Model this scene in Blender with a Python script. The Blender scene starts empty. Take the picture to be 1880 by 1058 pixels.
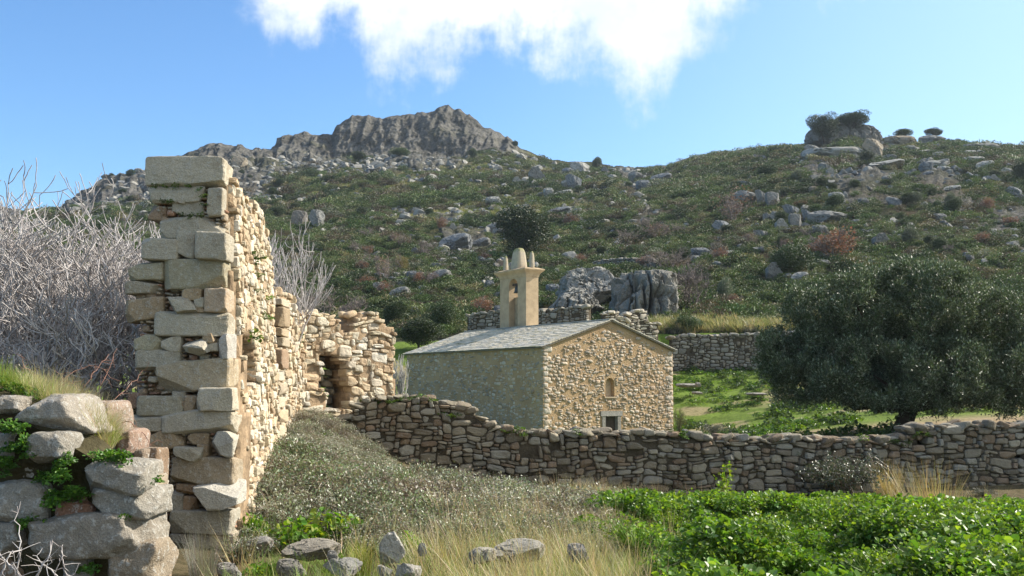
import bpy, math, random
import numpy as np
from mathutils import Vector, Euler
rng = np.random.default_rng(7)
random.seed(7)
R = math.radians
SC = bpy.context.scene
COL = SC.collection
F_PX, CX, CY, YH, EYE = 1880.0, 940.0, 529.0, 712.0, 1.7
PITCH = math.atan((YH - CY) / F_PX)
cp, sp_ = math.cos(PITCH), math.sin(PITCH)

# ---------------------------------------------------------------- rays
def ray(px, py):
    a = (np.asarray(px, float) - CX) / F_PX
    b = (CY - np.asarray(py, float)) / F_PX
    return a, cp - b * sp_, sp_ + b * cp
def at(px, py, Y):
    a, fy, fz = ray(px, py)
    t = Y / fy
    return np.array([a * t, Y + 0 * t, EYE + fz * t]).T
def zrow(px, row, Y):
    a, fy, fz = ray(px, row)
    return EYE + fz / fy * Y
def project(x, y, z):
    d = y * cp + (z - EYE) * sp_
    v = -y * sp_ + (z - EYE) * cp
    return CX + F_PX * x / d, CY - F_PX * v / d

# ---------------------------------------------------------------- noise
def _h(ix, iy, iz, s):
    n = (ix.astype(np.int64) * 374761393 + iy.astype(np.int64) * 668265263 + iz.astype(np.int64) * 2147483647 + s * 974634777) & 0xffffffff
    n = ((n ^ (n >> 13)) * 1274126177) & 0xffffffff
    n = ((n ^ (n >> 16)) * 2246822519) & 0xffffffff
    return ((n ^ (n >> 15)) & 0xffff) / 32767.5 - 1.0
def noise(x, y, z, s=0):
    x, y, z = np.broadcast_arrays(np.atleast_1d(np.asarray(x, float)), np.asarray(y, float), np.asarray(z, float))
    ix, iy, iz = np.floor(x), np.floor(y), np.floor(z)
    fx, fy, fz = x - ix, y - iy, z - iz
    fx = fx * fx * (3 - 2 * fx); fy = fy * fy * (3 - 2 * fy); fz = fz * fz * (3 - 2 * fz)
    r = 0
    for i in (0, 1):
        for j in (0, 1):
            for k in (0, 1):
                r = r + _h(ix + i, iy + j, iz + k, s) * (fx if i else 1 - fx) * (fy if j else 1 - fy) * (fz if k else 1 - fz)
    return r
def fbm(x, y, z, o=4, s=0, ridge=False):
    a, f, r, t = 1.0, 1.0, 0, 0
    for i in range(o):
        n = noise(x * f, y * f, z * f, s + i)
        r = r + a * ((1 - 2 * np.abs(n)) if ridge else n)
        t += a; a *= 0.5; f *= 2.03
    return r / t
def sstep(a, b, x):
    t = np.clip((x - a) / (b - a), 0, 1)
    return t * t * (3 - 2 * t)

# ---------------------------------------------------------------- objects
def mk(name, V, Fs, mat, parent=None, col=None, smooth=True, link=True):
    V = np.ascontiguousarray(V, dtype=np.float32).reshape(-1, 3)
    if not isinstance(Fs, (list, tuple)): Fs = [Fs]
    Fs = [np.asarray(f, dtype=np.int32) for f in Fs if len(f)]
    me = bpy.data.meshes.new(name)
    me.vertices.add(len(V)); me.vertices.foreach_set('co', V.ravel())
    loops = np.concatenate([f.ravel() for f in Fs])
    sizes = np.concatenate([np.full(len(f), f.shape[1], np.int32) for f in Fs])
    me.loops.add(len(loops)); me.loops.foreach_set('vertex_index', loops)
    me.polygons.add(len(sizes))
    st = np.zeros(len(sizes), np.int32); st[1:] = np.cumsum(sizes)[:-1]
    me.polygons.foreach_set('loop_start', st)
    me.polygons.foreach_set('loop_total', sizes)
    me.polygons.foreach_set('use_smooth', np.full(len(sizes), smooth))
    if col is not None:
        ca = me.color_attributes.new('col', 'FLOAT_COLOR', 'POINT')
        c = np.ones((len(V), 4), np.float32); c[:, :3] = col
        ca.data.foreach_set('color', c.ravel())
    me.update(calc_edges=True)
    me.materials.append(mat)
    o = bpy.data.objects.new(name, me)
    if link: COL.objects.link(o)
    if parent is not None:
        o.parent = parent
        o.location = -wpos(parent)
    return o
def wpos(o):
    v = Vector((0, 0, 0))
    while o is not None: v = v + Vector(o.location); o = o.parent
    return v
def tag(o, label=None, cat=None, group=None, kind=None):
    if label: o['label'] = label
    if cat: o['category'] = cat
    if group: o['group'] = group
    if kind: o['kind'] = kind
    return o
def empty(name, loc, label, cat, group=None):
    o = bpy.data.objects.new(name, None); COL.objects.link(o)
    o.location = loc; o.empty_display_size = 0.2
    return tag(o, label, cat, group)

# ---------------------------------------------------------------- materials
class NT:
    def __init__(s, tree): s.t = tree; s.n = tree.nodes; s.l = tree.links
    def new(s, ty, **kw):
        n = s.n.new(ty)
        for k, v in kw.items():
            if k.startswith('_'): n.inputs[int(k[1:])].default_value = v
            else: setattr(n, k, v)
        return n
    def link(s, a, b): s.l.new(a, b)
    def val(s, n, i, v):
        if hasattr(v, 'is_linked') or hasattr(v, 'links'): s.l.new(v, n.inputs[i])
        else: n.inputs[i].default_value = v
    def math(s, op, a, b=0.0, c=0.0, clamp=False):
        n = s.n.new('ShaderNodeMath'); n.operation = op; n.use_clamp = clamp
        s.val(n, 0, a); s.val(n, 1, b); s.val(n, 2, c); return n.outputs[0]
    def mix(s, f, a, b, mode='MIX'):
        n = s.n.new('ShaderNodeMix'); n.data_type = 'RGBA'; n.blend_type = mode
        s.val(n, 0, f)
        for i, v in ((6, a), (7, b)):
            if isinstance(v, (tuple, list)): v = (*v[:3], 1)
            s.val(n, i, v)
        return n.outputs[2]
    def noise(s, vec, scale, detail=4, rough=0.55, out=0):
        n = s.n.new('ShaderNodeTexNoise'); n.inputs['Scale'].default_value = scale
        n.inputs['Detail'].default_value = detail; n.inputs['Roughness'].default_value = rough
        s.l.new(vec, n.inputs['Vector']); return n.outputs[out]
    def ramp(s, fac, lo, hi):
        n = s.n.new('ShaderNodeMapRange'); n.interpolation_type = 'SMOOTHSTEP'
        s.val(n, 0, fac); n.inputs[1].default_value = lo; n.inputs[2].default_value = hi
        return n.outputs[0]
def newmat(name):
    m = bpy.data.materials.new(name); m.use_nodes = True
    t = NT(m.node_tree); t.n.clear()
    out = t.new('ShaderNodeOutputMaterial')
    return m, t, out
def stone_mat(name, scale=1.0, bump=0.35, lichen=0.35, lich_col=(.42, .42, .38), dark=0.35, rough=.95, grain=1.0, moss=0.0):
    m, t, out = newmat(name)
    tc = t.new('ShaderNodeTexCoord').outputs['Object']
    at_ = t.new('ShaderNodeAttribute', attribute_name='col').outputs['Color']
    n1 = t.noise(tc, 3.1 * scale, 5, .6)
    n2 = t.noise(tc, 22 * scale, 4, .65)
    n3 = t.noise(tc, 90 * scale, 3, .7)
    c = t.mix(t.math('MULTIPLY', t.ramp(n1, .5, .75), dark), at_, (.5, .42, .34), 'MULTIPLY')
    c = t.mix(t.math('MULTIPLY', t.ramp(n2, .52, .66), lichen), c, lich_col)
    g = t.math('ADD', t.math('MULTIPLY', n3, 1.1 * grain), 1 - .55 * grain)
    gm = t.new('ShaderNodeCombineColor'); [t.link(g, gm.inputs[i]) for i in range(3)]
    c = t.mix(1.0, c, gm.outputs[0], 'MULTIPLY')
    if moss:
        nz = t.noise(tc, 4.7 * scale, 4, .6)
        c = t.mix(t.math('MULTIPLY', t.ramp(nz, .62, .7), moss), c, (.06, .09, .02))
    b = t.new('ShaderNodeBsdfPrincipled'); b.inputs['Roughness'].default_value = rough
    b.inputs['Specular IOR Level'].default_value = .2
    t.link(c, b.inputs['Base Color'])
    h = t.math('ADD', t.math('MULTIPLY', n2, 1.0), t.math('MULTIPLY', n3, .35))
    h = t.math('ADD', h, t.math('MULTIPLY', n1, 1.5))
    bp = t.new('ShaderNodeBump'); bp.inputs['Strength'].default_value = bump; bp.inputs['Distance'].default_value = .06 / scale
    t.link(h, bp.inputs['Height']); t.link(bp.outputs[0], b.inputs['Normal'])
    t.link(b.outputs[0], out.inputs[0]); return m
def leaf_mat(name, trans=.3, gloss=.0, rough=.4, var=.35, tint2=None, tf=.5, tsc=None):
    """attribute 'col' * per-instance variation, diffuse + translucent + gloss"""
    m, t, out = newmat(name)
    a = t.new('ShaderNodeAttribute', attribute_name='col').outputs['Color']
    rnd = t.new('ShaderNodeObjectInfo').outputs['Random']
    v = t.math('ADD', t.math('MULTIPLY', rnd, var * 2), 1 - var)
    g = t.new('ShaderNodeCombineColor'); [t.link(v, g.inputs[i]) for i in range(3)]
    c = t.mix(1.0, a, g.outputs[0], 'MULTIPLY')
    if tint2:
        r2 = t.math('FRACT', t.math('MULTIPLY', rnd, 37.7))
        c = t.mix(t.ramp(r2, tf, tf + .12), c, tint2)
    d = t.new('ShaderNodeBsdfPrincipled'); d.inputs['Roughness'].default_value = rough
    d.inputs['Specular IOR Level'].default_value = gloss
    t.link(c, d.inputs['Base Color'])
    tr = t.new('ShaderNodeBsdfTranslucent')
    c2 = t.mix(1.0, c, tsc or (1.25, 1.3, .6), 'MULTIPLY'); t.link(c2, tr.inputs[0])
    mx = t.new('ShaderNodeMixShader'); mx.inputs[0].default_value = trans
    t.link(d.outputs[0], mx.inputs[1]); t.link(tr.outputs[0], mx.inputs[2])
    t.link(mx.outputs[0], out.inputs[0]); return m
def plain_mat(name, c, rough=.9, nscale=6, namt=.3, bump=.2, bscale=30, spec=.2, bd=.02, c2=None):
    m, t, out = newmat(name)
    tc = t.new('ShaderNodeTexCoord').outputs['Object']
    n = t.noise(tc, nscale, 5, .6)
    cc = t.mix(t.ramp(n, .35, .7), c, c2 or tuple(x * (1 - namt) for x in c))
    b = t.new('ShaderNodeBsdfPrincipled'); b.inputs['Roughness'].default_value = rough
    b.inputs['Specular IOR Level'].default_value = spec
    t.link(cc, b.inputs['Base Color'])
    bp = t.new('ShaderNodeBump'); bp.inputs['Strength'].default_value = bump; bp.inputs['Distance'].default_value = bd
    t.link(t.noise(tc, bscale, 4, .6), bp.inputs['Height']); t.link(bp.outputs[0], b.inputs['Normal'])
    t.link(b.outputs[0], out.inputs[0]); return m

# ---------------------------------------------------------------- cube-sphere stones
def cubegrid(n):
    idx = {}; V = []; Fq = []
    def vid(p):
        k = tuple(int(round(q)) for q in p)
        if k not in idx: idx[k] = len(V); V.append([q * 2.0 / n - 1 for q in k])
        return idx[k]
    for ax in range(3):
        for sd in (0, n):
            for i in range(n):
                for j in range(n):
                    q = []
                    for di, dj in ((0, 0), (1, 0), (1, 1), (0, 1)):
                        p = [0, 0, 0]; p[ax] = sd; p[(ax + 1) % 3] = i + di; p[(ax + 2) % 3] = j + dj
                        q.append(vid(p))
                    Fq.append(q if sd else q[::-1])
    return np.array(V), np.array(Fq)
_CG = {}
def CG(n):
    if n not in _CG: _CG[n] = cubegrid(n)
    return _CG[n]
def superq(T, p):
    m = (np.abs(T) ** p).sum(1, keepdims=True) ** (1 / p)
    return T / m
def rock_mesh(n=14, p=4, cuts=7, depth=(.55, .9), amp=.07, freq=1.6, seed=0, flat=False):
    r = np.random.default_rng(seed)
    T, Fq = CG(n)
    V = superq(T, p)
    for i in range(cuts):
        d = r.normal(size=3); d /= np.linalg.norm(d)
        if flat and abs(d[2]) > .8: continue
        k = r.uniform(*depth)
        s = V @ d - k
        V = V - np.where(s > 0, s, 0)[:, None] * d
    o = r.uniform(0, 50, 3)
    L = np.linalg.norm(V, axis=1, keepdims=True)
    V = V + V / L * (amp * fbm(V[:, 0] * freq + o[0], V[:, 1] * freq + o[1], V[:, 2] * freq + o[2], 4))[:, None]
    return V, Fq
# ================================================================ terrain heights
FC = [-2500, -700, 0, 100, 200, 300, 370, 430, 478, 490, 500, 560, 604, 612, 640, 700, 760, 815, 845, 880, 940, 960, 1000, 1060, 1100, 1190, 1300, 1400, 1475, 1560, 1640, 1760, 1880, 2600, 4400]
FY = [50, 60, 75, 100, 140, 200, 260, 320, 345, 370, 420, 600, 1200]
def _c(*rows): return list(rows)
T_ = {
 -2500: _c(690, 670, 635, 590, 540, 500, 480, 470, 466, 464, 480, 540, 640),
 -700: _c(690, 670, 635, 590, 530, 480, 460, 450, 446, 444, 470, 540, 640),
 0: _c(680, 660, 620, 560, 500, 440, 412, 396, 392, 390, 420, 520, 640),
 100: _c(675, 655, 615, 555, 490, 430, 402, 390, 386, 383, 420, 520, 640),
 200: _c(670, 650, 610, 545, 475, 410, 370, 345, 337, 330, 370, 480, 640),
 300: _c(668, 645, 605, 540, 470, 404, 358, 325, 309, 296, 340, 460, 640),
 370: _c(665, 640, 600, 535, 465, 400, 350, 310, 290, 275, 320, 450, 640),
 430: _c(664, 640, 600, 533, 463, 398, 348, 307, 287, 268, 310, 440, 640),
 478: _c(662, 637, 600, 531, 461, 396, 346, 306, 292, 284, 320, 440, 640),
 490: _c(662, 635, 600, 530, 460, 395, 345, 305, 290, 278, 310, 440, 640),
 500: _c(662, 635, 600, 530, 460, 395, 345, 305, 290, 255, 300, 440, 640),
 560: _c(660, 635, 598, 528, 458, 390, 340, 302, 288, 250, 300, 430, 640),
 604: _c(657, 631, 597, 527, 456, 388, 336, 299, 290, 262, 300, 430, 640),
 612: _c(657, 630, 597, 527, 455, 388, 335, 298, 290, 240, 290, 430, 640),
 640: _c(655, 630, 596, 526, 454, 387, 333, 297, 289, 221, 290, 430, 640),
 700: _c(652, 630, 595, 525, 452, 385, 330, 295, 287, 216, 280, 420, 640),
 760: _c(650, 627, 593, 523, 451, 383, 329, 293, 286, 208, 280, 420, 640),
 815: _c(650, 625, 592, 522, 450, 382, 328, 292, 285, 197, 270, 420, 640),
 845: _c(650, 625, 591, 521, 449, 381, 327, 292, 285, 205, 270, 420, 640),
 880: _c(650, 625, 590, 520, 448, 380, 326, 292, 284, 230, 280, 420, 640),
 940: _c(650, 622, 588, 518, 446, 378, 325, 293, 285, 266, 300, 430, 640),
 960: _c(650, 622, 587, 517, 445, 377, 326, 297, 290, 283, 310, 430, 640),
 1000: _c(648, 620, 585, 515, 443, 375, 328, 305, 298, 292, 320, 430, 640),
 1060: _c(645, 619, 583, 513, 440, 373, 332, 311, 305, 300, 330, 440, 640),
 1100: _c(645, 618, 580, 510, 438, 370, 335, 315, 309, 305, 330, 440, 640),
 1190: _c(640, 615, 575, 500, 430, 362, 330, 318, 316, 315, 340, 440, 640),
 1300: _c(638, 612, 570, 490, 415, 335, 296, 305, 315, 325, 350, 450, 640),
 1400: _c(638, 612, 565, 480, 400, 312, 280, 300, 312, 325, 360, 460, 640),
 1475: _c(638, 612, 560, 470, 388, 294, 267, 295, 310, 325, 370, 470, 640),
 1560: _c(638, 612, 555, 460, 375, 280, 262, 290, 305, 320, 370, 480, 640),
 1640: _c(638, 612, 552, 457, 372, 282, 262, 290, 305, 320, 370, 480, 640),
 1760: _c(638, 612, 550, 455, 370, 288, 268, 290, 305, 320, 370, 480, 640),
 1880: _c(638, 612, 550, 455, 370, 292, 275, 295, 310, 325, 370, 480, 640),
 2600: _c(638, 612, 550, 455, 370, 300, 290, 310, 320, 335, 380, 480, 640),
 4400: _c(640, 615, 560, 480, 400, 340, 330, 340, 350, 360, 400, 500, 640),
}
FZ = np.array([[float(zrow(CX, T_[c][i], FY[i])) for i in range(len(FY))] for c in FC])
LFY = np.log(FY)
def far_z(col, Y):
    ly = np.log(np.clip(Y, 50, 1199))
    def samp(ly):
        ci = np.clip(np.searchsorted(FC, col, side='right') - 1, 0, len(FC) - 2)
        fc = np.array(FC, float)
        tc = np.clip((col - fc[ci]) / (fc[ci + 1] - fc[ci]), 0, 1)
        yi = np.clip(np.searchsorted(LFY, ly, side='right') - 1, 0, len(FY) - 2)
        ty = np.clip((ly - LFY[yi]) / (LFY[yi + 1] - LFY[yi]), 0, 1)
        a = FZ[ci, yi] * (1 - ty) + FZ[ci, yi + 1] * ty
        b = FZ[ci + 1, yi] * (1 - ty) + FZ[ci + 1, yi + 1] * ty
        return a * (1 - tc) + b * tc
    z0 = samp(ly)
    zs = (samp(ly - .12) + samp(ly + .12) + samp(ly - .06) + samp(ly + .06) + z0) / 5
    w = sstep(330, 270, Y) * sstep(52, 66, Y)
    return z0 * (1 - w) + zs * w
# near ground control points (x, y, z)
NP = [(-12, -30, 0), (12, -30, 0), (0, -12, 0), (0, 3, 0), (5, 5, -.1), (-5, 3, .1), (-6, 8, .5), (-3.2, 8.5, .1), (-3, 11, -.02), (-1.6, 10, -.02),
      (-4, 13, .5), (-7, 13, .9), (0, 9, -.03), (3, 9, -.08), (7, 9, -.1), (12, 9, -.1), (-2.3, 13, .2), (-1.0, 13, .1), (1, 13, -.15), (5, 13, -.25), (10, 14, -.3),
      (-3.3, 15.6, .58), (-2.6, 16, .36), (-1.2, 16, .08), (0.3, 17, -.15), (2, 17, -.35), (8, 18, -.5), (14, 18, -.5),
      (-3.95, 19.5, 1.05), (-3.3, 19.5, .72), (-2.4, 19.5, .22), (-1.4, 20, -.2), (-.4, 20.5, -.35), (1.5, 20.7, -.55), (6, 21, -.72), (13, 21.5, -.72), (20, 20, -.7),
      (-5.5, 19, 1.1), (-8, 18, 1.1), (-14, 18, 1.3), (-2.6, 25, .7), (-1, 26, .1), (1.5, 26, -.3), (6, 26, -.1), (9, 26, .1), (14, 26, .2), (22, 27, .2),
      (12, 30.5, .38), (16, 31, .6), (8, 31, .2), (6, 34, -.1), (2, 37, -.75), (-2, 38, -.6), (6, 40.5, -.55), (8, 41, -.2), (-6, 38, .3), (-12, 34, 1.3), (-6, 28, 1.2), (-10, 27, 1.3),
      (13, 42, .9), (20, 42, 1.4), (28, 42, 1.6), (10, 46, .55), (8.5, 44, .05), (-6, 50, 1.2), (-14, 48, 2.3), (-26, 46, 2.6), (0, 54, 2.0), (-7, 56, 3.0), (-20, 56, 4.0),
      (9.5, 52, 1.5), (12, 57, 2.65), (17, 57, 2.8), (24, 57, 3.0), (34, 57, 3.2), (4, 54, 2.2), (-24, 26, 2), (-24, 10, 1.5), (30, 10, -.3), (40, 40, 1.5), (50, 56, 3.5), (-50, 30, 3.0), (-50, 56, 5), (50, 0, 0), (-40, -20, 0.5), (40, -35, 0), (-40, -38, 0)]
NPa = np.array(NP, float)
def _tps(r2): return r2 * np.log(r2 + 1e-9)
def _tps_fit(P, lam=.3):
    n = len(P); K = _tps(((P[:, None, :2] - P[None, :, :2]) ** 2).sum(-1)) + lam * np.eye(n)
    Q = np.c_[np.ones(n), P[:, :2]]
    A = np.block([[K, Q], [Q.T, np.zeros((3, 3))]])
    return np.linalg.solve(A, np.r_[P[:, 2], 0, 0, 0])
_W = _tps_fit(NPa)
def near_z(x, y):
    x = np.asarray(x, float); y = np.asarray(y, float); sh = np.broadcast(x, y).shape
    x = np.broadcast_to(x, sh).ravel(); y = np.broadcast_to(y, sh).ravel()
    z = _W[-3] + _W[-2] * x + _W[-1] * y
    for i in range(len(NPa)):
        z = z + _W[i] * _tps((x - NPa[i, 0]) ** 2 + (y - NPa[i, 1]) ** 2)
    return z.reshape(sh)
def H(x, y, detail=True):
    x = np.asarray(x, float); y = np.asarray(y, float)
    x, y = np.broadcast_arrays(x, y)
    col = CX + F_PX * x / np.maximum(y, 20)
    # the terrace: an abrupt step at Y ~ 58.4 on the right, a soft blend elsewhere
    a = sstep(1150, 1235, col)
    w0 = 50 * (1 - a) + 58.2 * a; w1 = 60 * (1 - a) + 58.7 * a
    w = sstep(0, 1, (y - w0) / (w1 - w0))
    z = np.zeros(x.shape)
    m = w < 1
    if m.any(): z[m] = near_z(x[m], y[m]) * (1 - w[m])
    m = w > 0
    if m.any(): z[m] += far_z(col[m], y[m]) * w[m]
    if detail:
        z = z + .05 * fbm(x * .9, y * .9, 0 * x, 3, 3)
        k = sstep(60, 110, y)
        z = z + k * (1.3 * fbm(x * .045, y * .045, 0 * x, 5, 11) + .35 * fbm(x * .22, y * .22, 0 * x, 3, 17))
        k2 = sstep(200, 340, y) * sstep(1250, 1000, col)
        z = z + k2 * 2.2 * fbm(x * .05, y * .03, 0 * x, 5, 21, True)
    return z
def rockmask(col, y, z):
    """0..1 bare granite on the hill"""
    r, c = project(0 * y, y, z)[1], col
    nz = fbm(c * .012, r * .02, 0 * c, 5, 31)
    m = sstep(-.25, .05, nz + np.where(y > 338, 1.0, -1.0) * sstep(420, 520, c) * sstep(985, 930, c) * .9 - .1)
    crag = sstep(325, 342, y) * sstep(380, 420, c) * sstep(990, 930, c)
    crag2 = sstep(285, 320, y) * sstep(360, 420, c) * sstep(660, 560, c) * .9
    left = sstep(150, 230, y) * sstep(560, 440, c)
    outc = sstep(.22, .42, nz) * sstep(75, 120, y) * .85
    band = sstep(40, 0, np.abs(r - (470 + (c - 800) * -.35))) * sstep(700, 860, c) * sstep(1180, 1000, c) * sstep(.0, .3, nz + .15)
    top_r = sstep(1460, 1500, c) * sstep(1900, 1800, c) * sstep(70, 20, np.abs(r - 285)) * sstep(-.2, .2, nz)
    return np.clip(np.maximum.reduce([crag, crag2, left * sstep(-.55, -.1, nz), outc, band, top_r]), 0, 1)
def hit(px, row, y0=26, y1=480):
    """where the ray through a photo pixel meets the terrain"""
    Y = np.exp(np.linspace(math.log(y0), math.log(y1), 1400))
    a, fy, fz = ray(px, row)
    X = a / fy * Y; Z = EYE + fz / fy * Y
    g = H(X, Y)
    k = np.nonzero(g >= Z)[0]
    i = k[0] if len(k) else int(np.argmin(Z - g))
    return np.array([X[i], Y[i], g[i]])
SUN_AZ, SUN_EL = 19.0, 36.0

# ---------------------------------------------------------------- ground sheet (near) and hillside (far)
def grid_faces(nu, nv):
    i = np.arange(nu - 1)[:, None]; j = np.arange(nv - 1)[None, :]
    a = (i * nv + j).ravel()
    return np.c_[a, a + nv, a + nv + 1, a + 1]
def build_ground():
    xs = np.concatenate([np.linspace(-70, -16, 40, endpoint=False), np.linspace(-16, 30, 400, endpoint=False), np.linspace(30, 80, 40)])
    ys = np.concatenate([np.linspace(-45, 2, 30, endpoint=False), np.linspace(2, 59.3, 430)])
    X, Y = np.meshgrid(xs, ys, indexing='ij')
    Z = H(X, Y)
    col = CX + F_PX * X / np.maximum(Y, 8); row = project(X, np.maximum(Y, 5), Z)[1]
    n = fbm(X * .35, Y * .35, 0 * X, 4, 41); n2 = fbm(X * 1.3, Y * 1.3, 0 * X, 3, 45)
    g = np.array([.12, .175, .028]); s = np.array([.33, .25, .16]); d = np.array([.10, .08, .045])
    C = np.ones(X.shape + (3,)) * g * (1 + .3 * n2[..., None])
    sand = sstep(.22, .42, n + .25 * n2) * .7
    sand = np.maximum(sand, sstep(36, 33, Y) * sstep(1180, 1380, col) * sstep(-.5, -.1, n) * (Y > 23))
    sand = np.maximum(sand, sstep(5, 2, np.abs(Y - 50 + .2 * (X - 10))) * sstep(1350, 1450, col) * sstep(-.2, .1, n2 + .2))
    C = C * (1 - sand[..., None]) + s * sand[..., None]
    k = ((Y < 24) * 1.0)[..., None]
    C = C * (1 - k) + (d * (1 + .4 * n2[..., None])) * k
    V = np.stack([X, Y, Z], -1).reshape(-1, 3)
    m, t, out = newmat('ground_soil')
    tc = t.new('ShaderNodeTexCoord').outputs['Object']
    a = t.new('ShaderNodeAttribute', attribute_name='col').outputs['Color']
    nn = t.noise(tc, 7, 6, .7)
    c = t.mix(t.ramp(nn, .45, .65), a, (.55, .6, .5), 'MULTIPLY')
    b = t.new('ShaderNodeBsdfPrincipled'); b.inputs['Roughness'].default_value = 1; b.inputs['Specular IOR Level'].default_value = .1
    t.link(c, b.inputs['Base Color'])
    bp = t.new('ShaderNodeBump'); bp.inputs['Strength'].default_value = .7; bp.inputs['Distance'].default_value = .06
    t.link(nn, bp.inputs['Height']); t.link(bp.outputs[0], b.inputs['Normal']); t.link(b.outputs[0], out.inputs[0])
    o = mk('ground', V, grid_faces(len(xs), len(ys)), m, col=C.reshape(-1, 3))
    tag(o, 'grassy ground with sandy bare patches around the chapel and ruins', 'ground', kind='structure')
def build_hill():
    cols = np.concatenate([np.linspace(-2400, -120, 70, endpoint=False), np.linspace(-120, 2000, 1250, endpoint=False), np.linspace(2000, 4300, 70)])
    ys = np.concatenate([np.exp(np.linspace(math.log(57.5), math.log(335), 330, endpoint=False)), np.linspace(335, 372, 110, endpoint=False), np.exp(np.linspace(math.log(372), math.log(1190), 40))])
    Cc, Y = np.meshgrid(cols, ys, indexing='ij')
    X = (Cc - CX) / F_PX * Y
    Z = H(X, Y)
    Z = Z - sstep(59.6, 58.2, Y) * .35
    rm = rockmask(Cc, Y, Z)
    # granite relief, pushed out of the slope in 3D
    sc = np.clip(Y / 370, .25, 1)
    f = .11 / sc
    rr = fbm(X * f * .7 + .25 * Z * f, Y * f * .25, Z * f * 1.1, 6, 51, True)
    r2 = np.abs(fbm(X * f * 2.2 - Z * f * .6, Y * f * .6, Z * f * 1.3, 5, 61))
    amp = rm * sc * 6.5
    fade = sstep(372, 362, Y) * .75 + .25
    Yd = Y - amp * (rr * .5 + .25 - r2) * fade
    Zd = Z + amp * (rr * .12 - r2 * .30) * np.where(Y > 330, .8, 1)
    V = np.stack([X, Yd, Zd], -1).reshape(-1, 3)
    row = project(X, Y, Z)[1]
    n = fbm(X * .08, Y * .08, 0 * X, 5, 71); n2 = fbm(X * .5, Y * .5, 0 * X, 4, 75)
    dark = np.array([.042, .046, .024]); grass = np.array([.15, .155, .065]); brown = np.array([.10, .07, .045]); rock = np.array([.15, .142, .13])
    gm = sstep(440, 560, Cc) * sstep(1150, 950, Cc) * sstep(110, 190, Y) * sstep(-.15, .15, n2 + n + .28)
    gm = np.maximum(gm, sstep(64, 60, Y) * sstep(1150, 1230, Cc))
    C = dark * (1 + .5 * n2[..., None]) * np.ones(X.shape + (3,))
    bm = sstep(0.05, .3, n)[..., None] * .6; C = C * (1 - bm) + brown * bm
    terr = sstep(-.12, .22, fbm(X * .022, Y * .012, Z * .42, 4, 88))
    gm = np.where(Y > 75, gm * (.25 + .75 * terr), gm)
    C = C * (1 - gm[..., None]) + grass * (1 + .35 * n2[..., None]) * gm[..., None]
    rv = rock * (1 + .6 * fbm(X * .3, Y * .1, Z * .5, 5, 81)[..., None]) * (1 - .5 * sstep(.1, .0, np.abs(fbm(X * .16 + Z * .1, Y * .05, Z * .22, 4, 83)))[..., None])
    # thin vegetation on ledges of the crag
    ledge = sstep(.1, .35, fbm(X * .09, Y * .09, Z * .14, 4, 85)) * .55 * sstep(370, 330, Y) 
    rmm = (rm * (1 - ledge))[..., None]
    C = C * (1 - rmm) + rv * rmm
    m, t, out = newmat('hill_scrub_and_granite')
    tc = t.new('ShaderNodeTexCoord').outputs['Object']
    a = t.new('ShaderNodeAttribute', attribute_name='col').outputs['Color']
    n_1 = t.noise(tc, .9, 6, .75); n_2 = t.noise(tc, .22, 6, .7)
    c = t.mix(t.ramp(n_1, .42, .62), a, (.45, .47, .42), 'MULTIPLY')
    b = t.new('ShaderNodeBsdfPrincipled'); b.inputs['Roughness'].default_value = 1; b.inputs['Specular IOR Level'].default_value = .05
    t.link(c, b.inputs['Base Color'])
    bp = t.new('ShaderNodeBump'); bp.inputs['Strength'].default_value = .9; bp.inputs['Distance'].default_value = .9
    t.link(t.math('ADD', n_1, t.math('MULTIPLY', n_2, 2)), bp.inputs['Height']); t.link(bp.outputs[0], b.inputs['Normal']); t.link(b.outputs[0], out.inputs[0])
    o = mk('hillside', V, grid_faces(len(cols), len(ys)), m, col=C.reshape(-1, 3))
    tag(o, 'scrub covered hillside rising to a grey granite crag', 'hillside', kind='structure')
build_ground(); build_hill()

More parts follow.
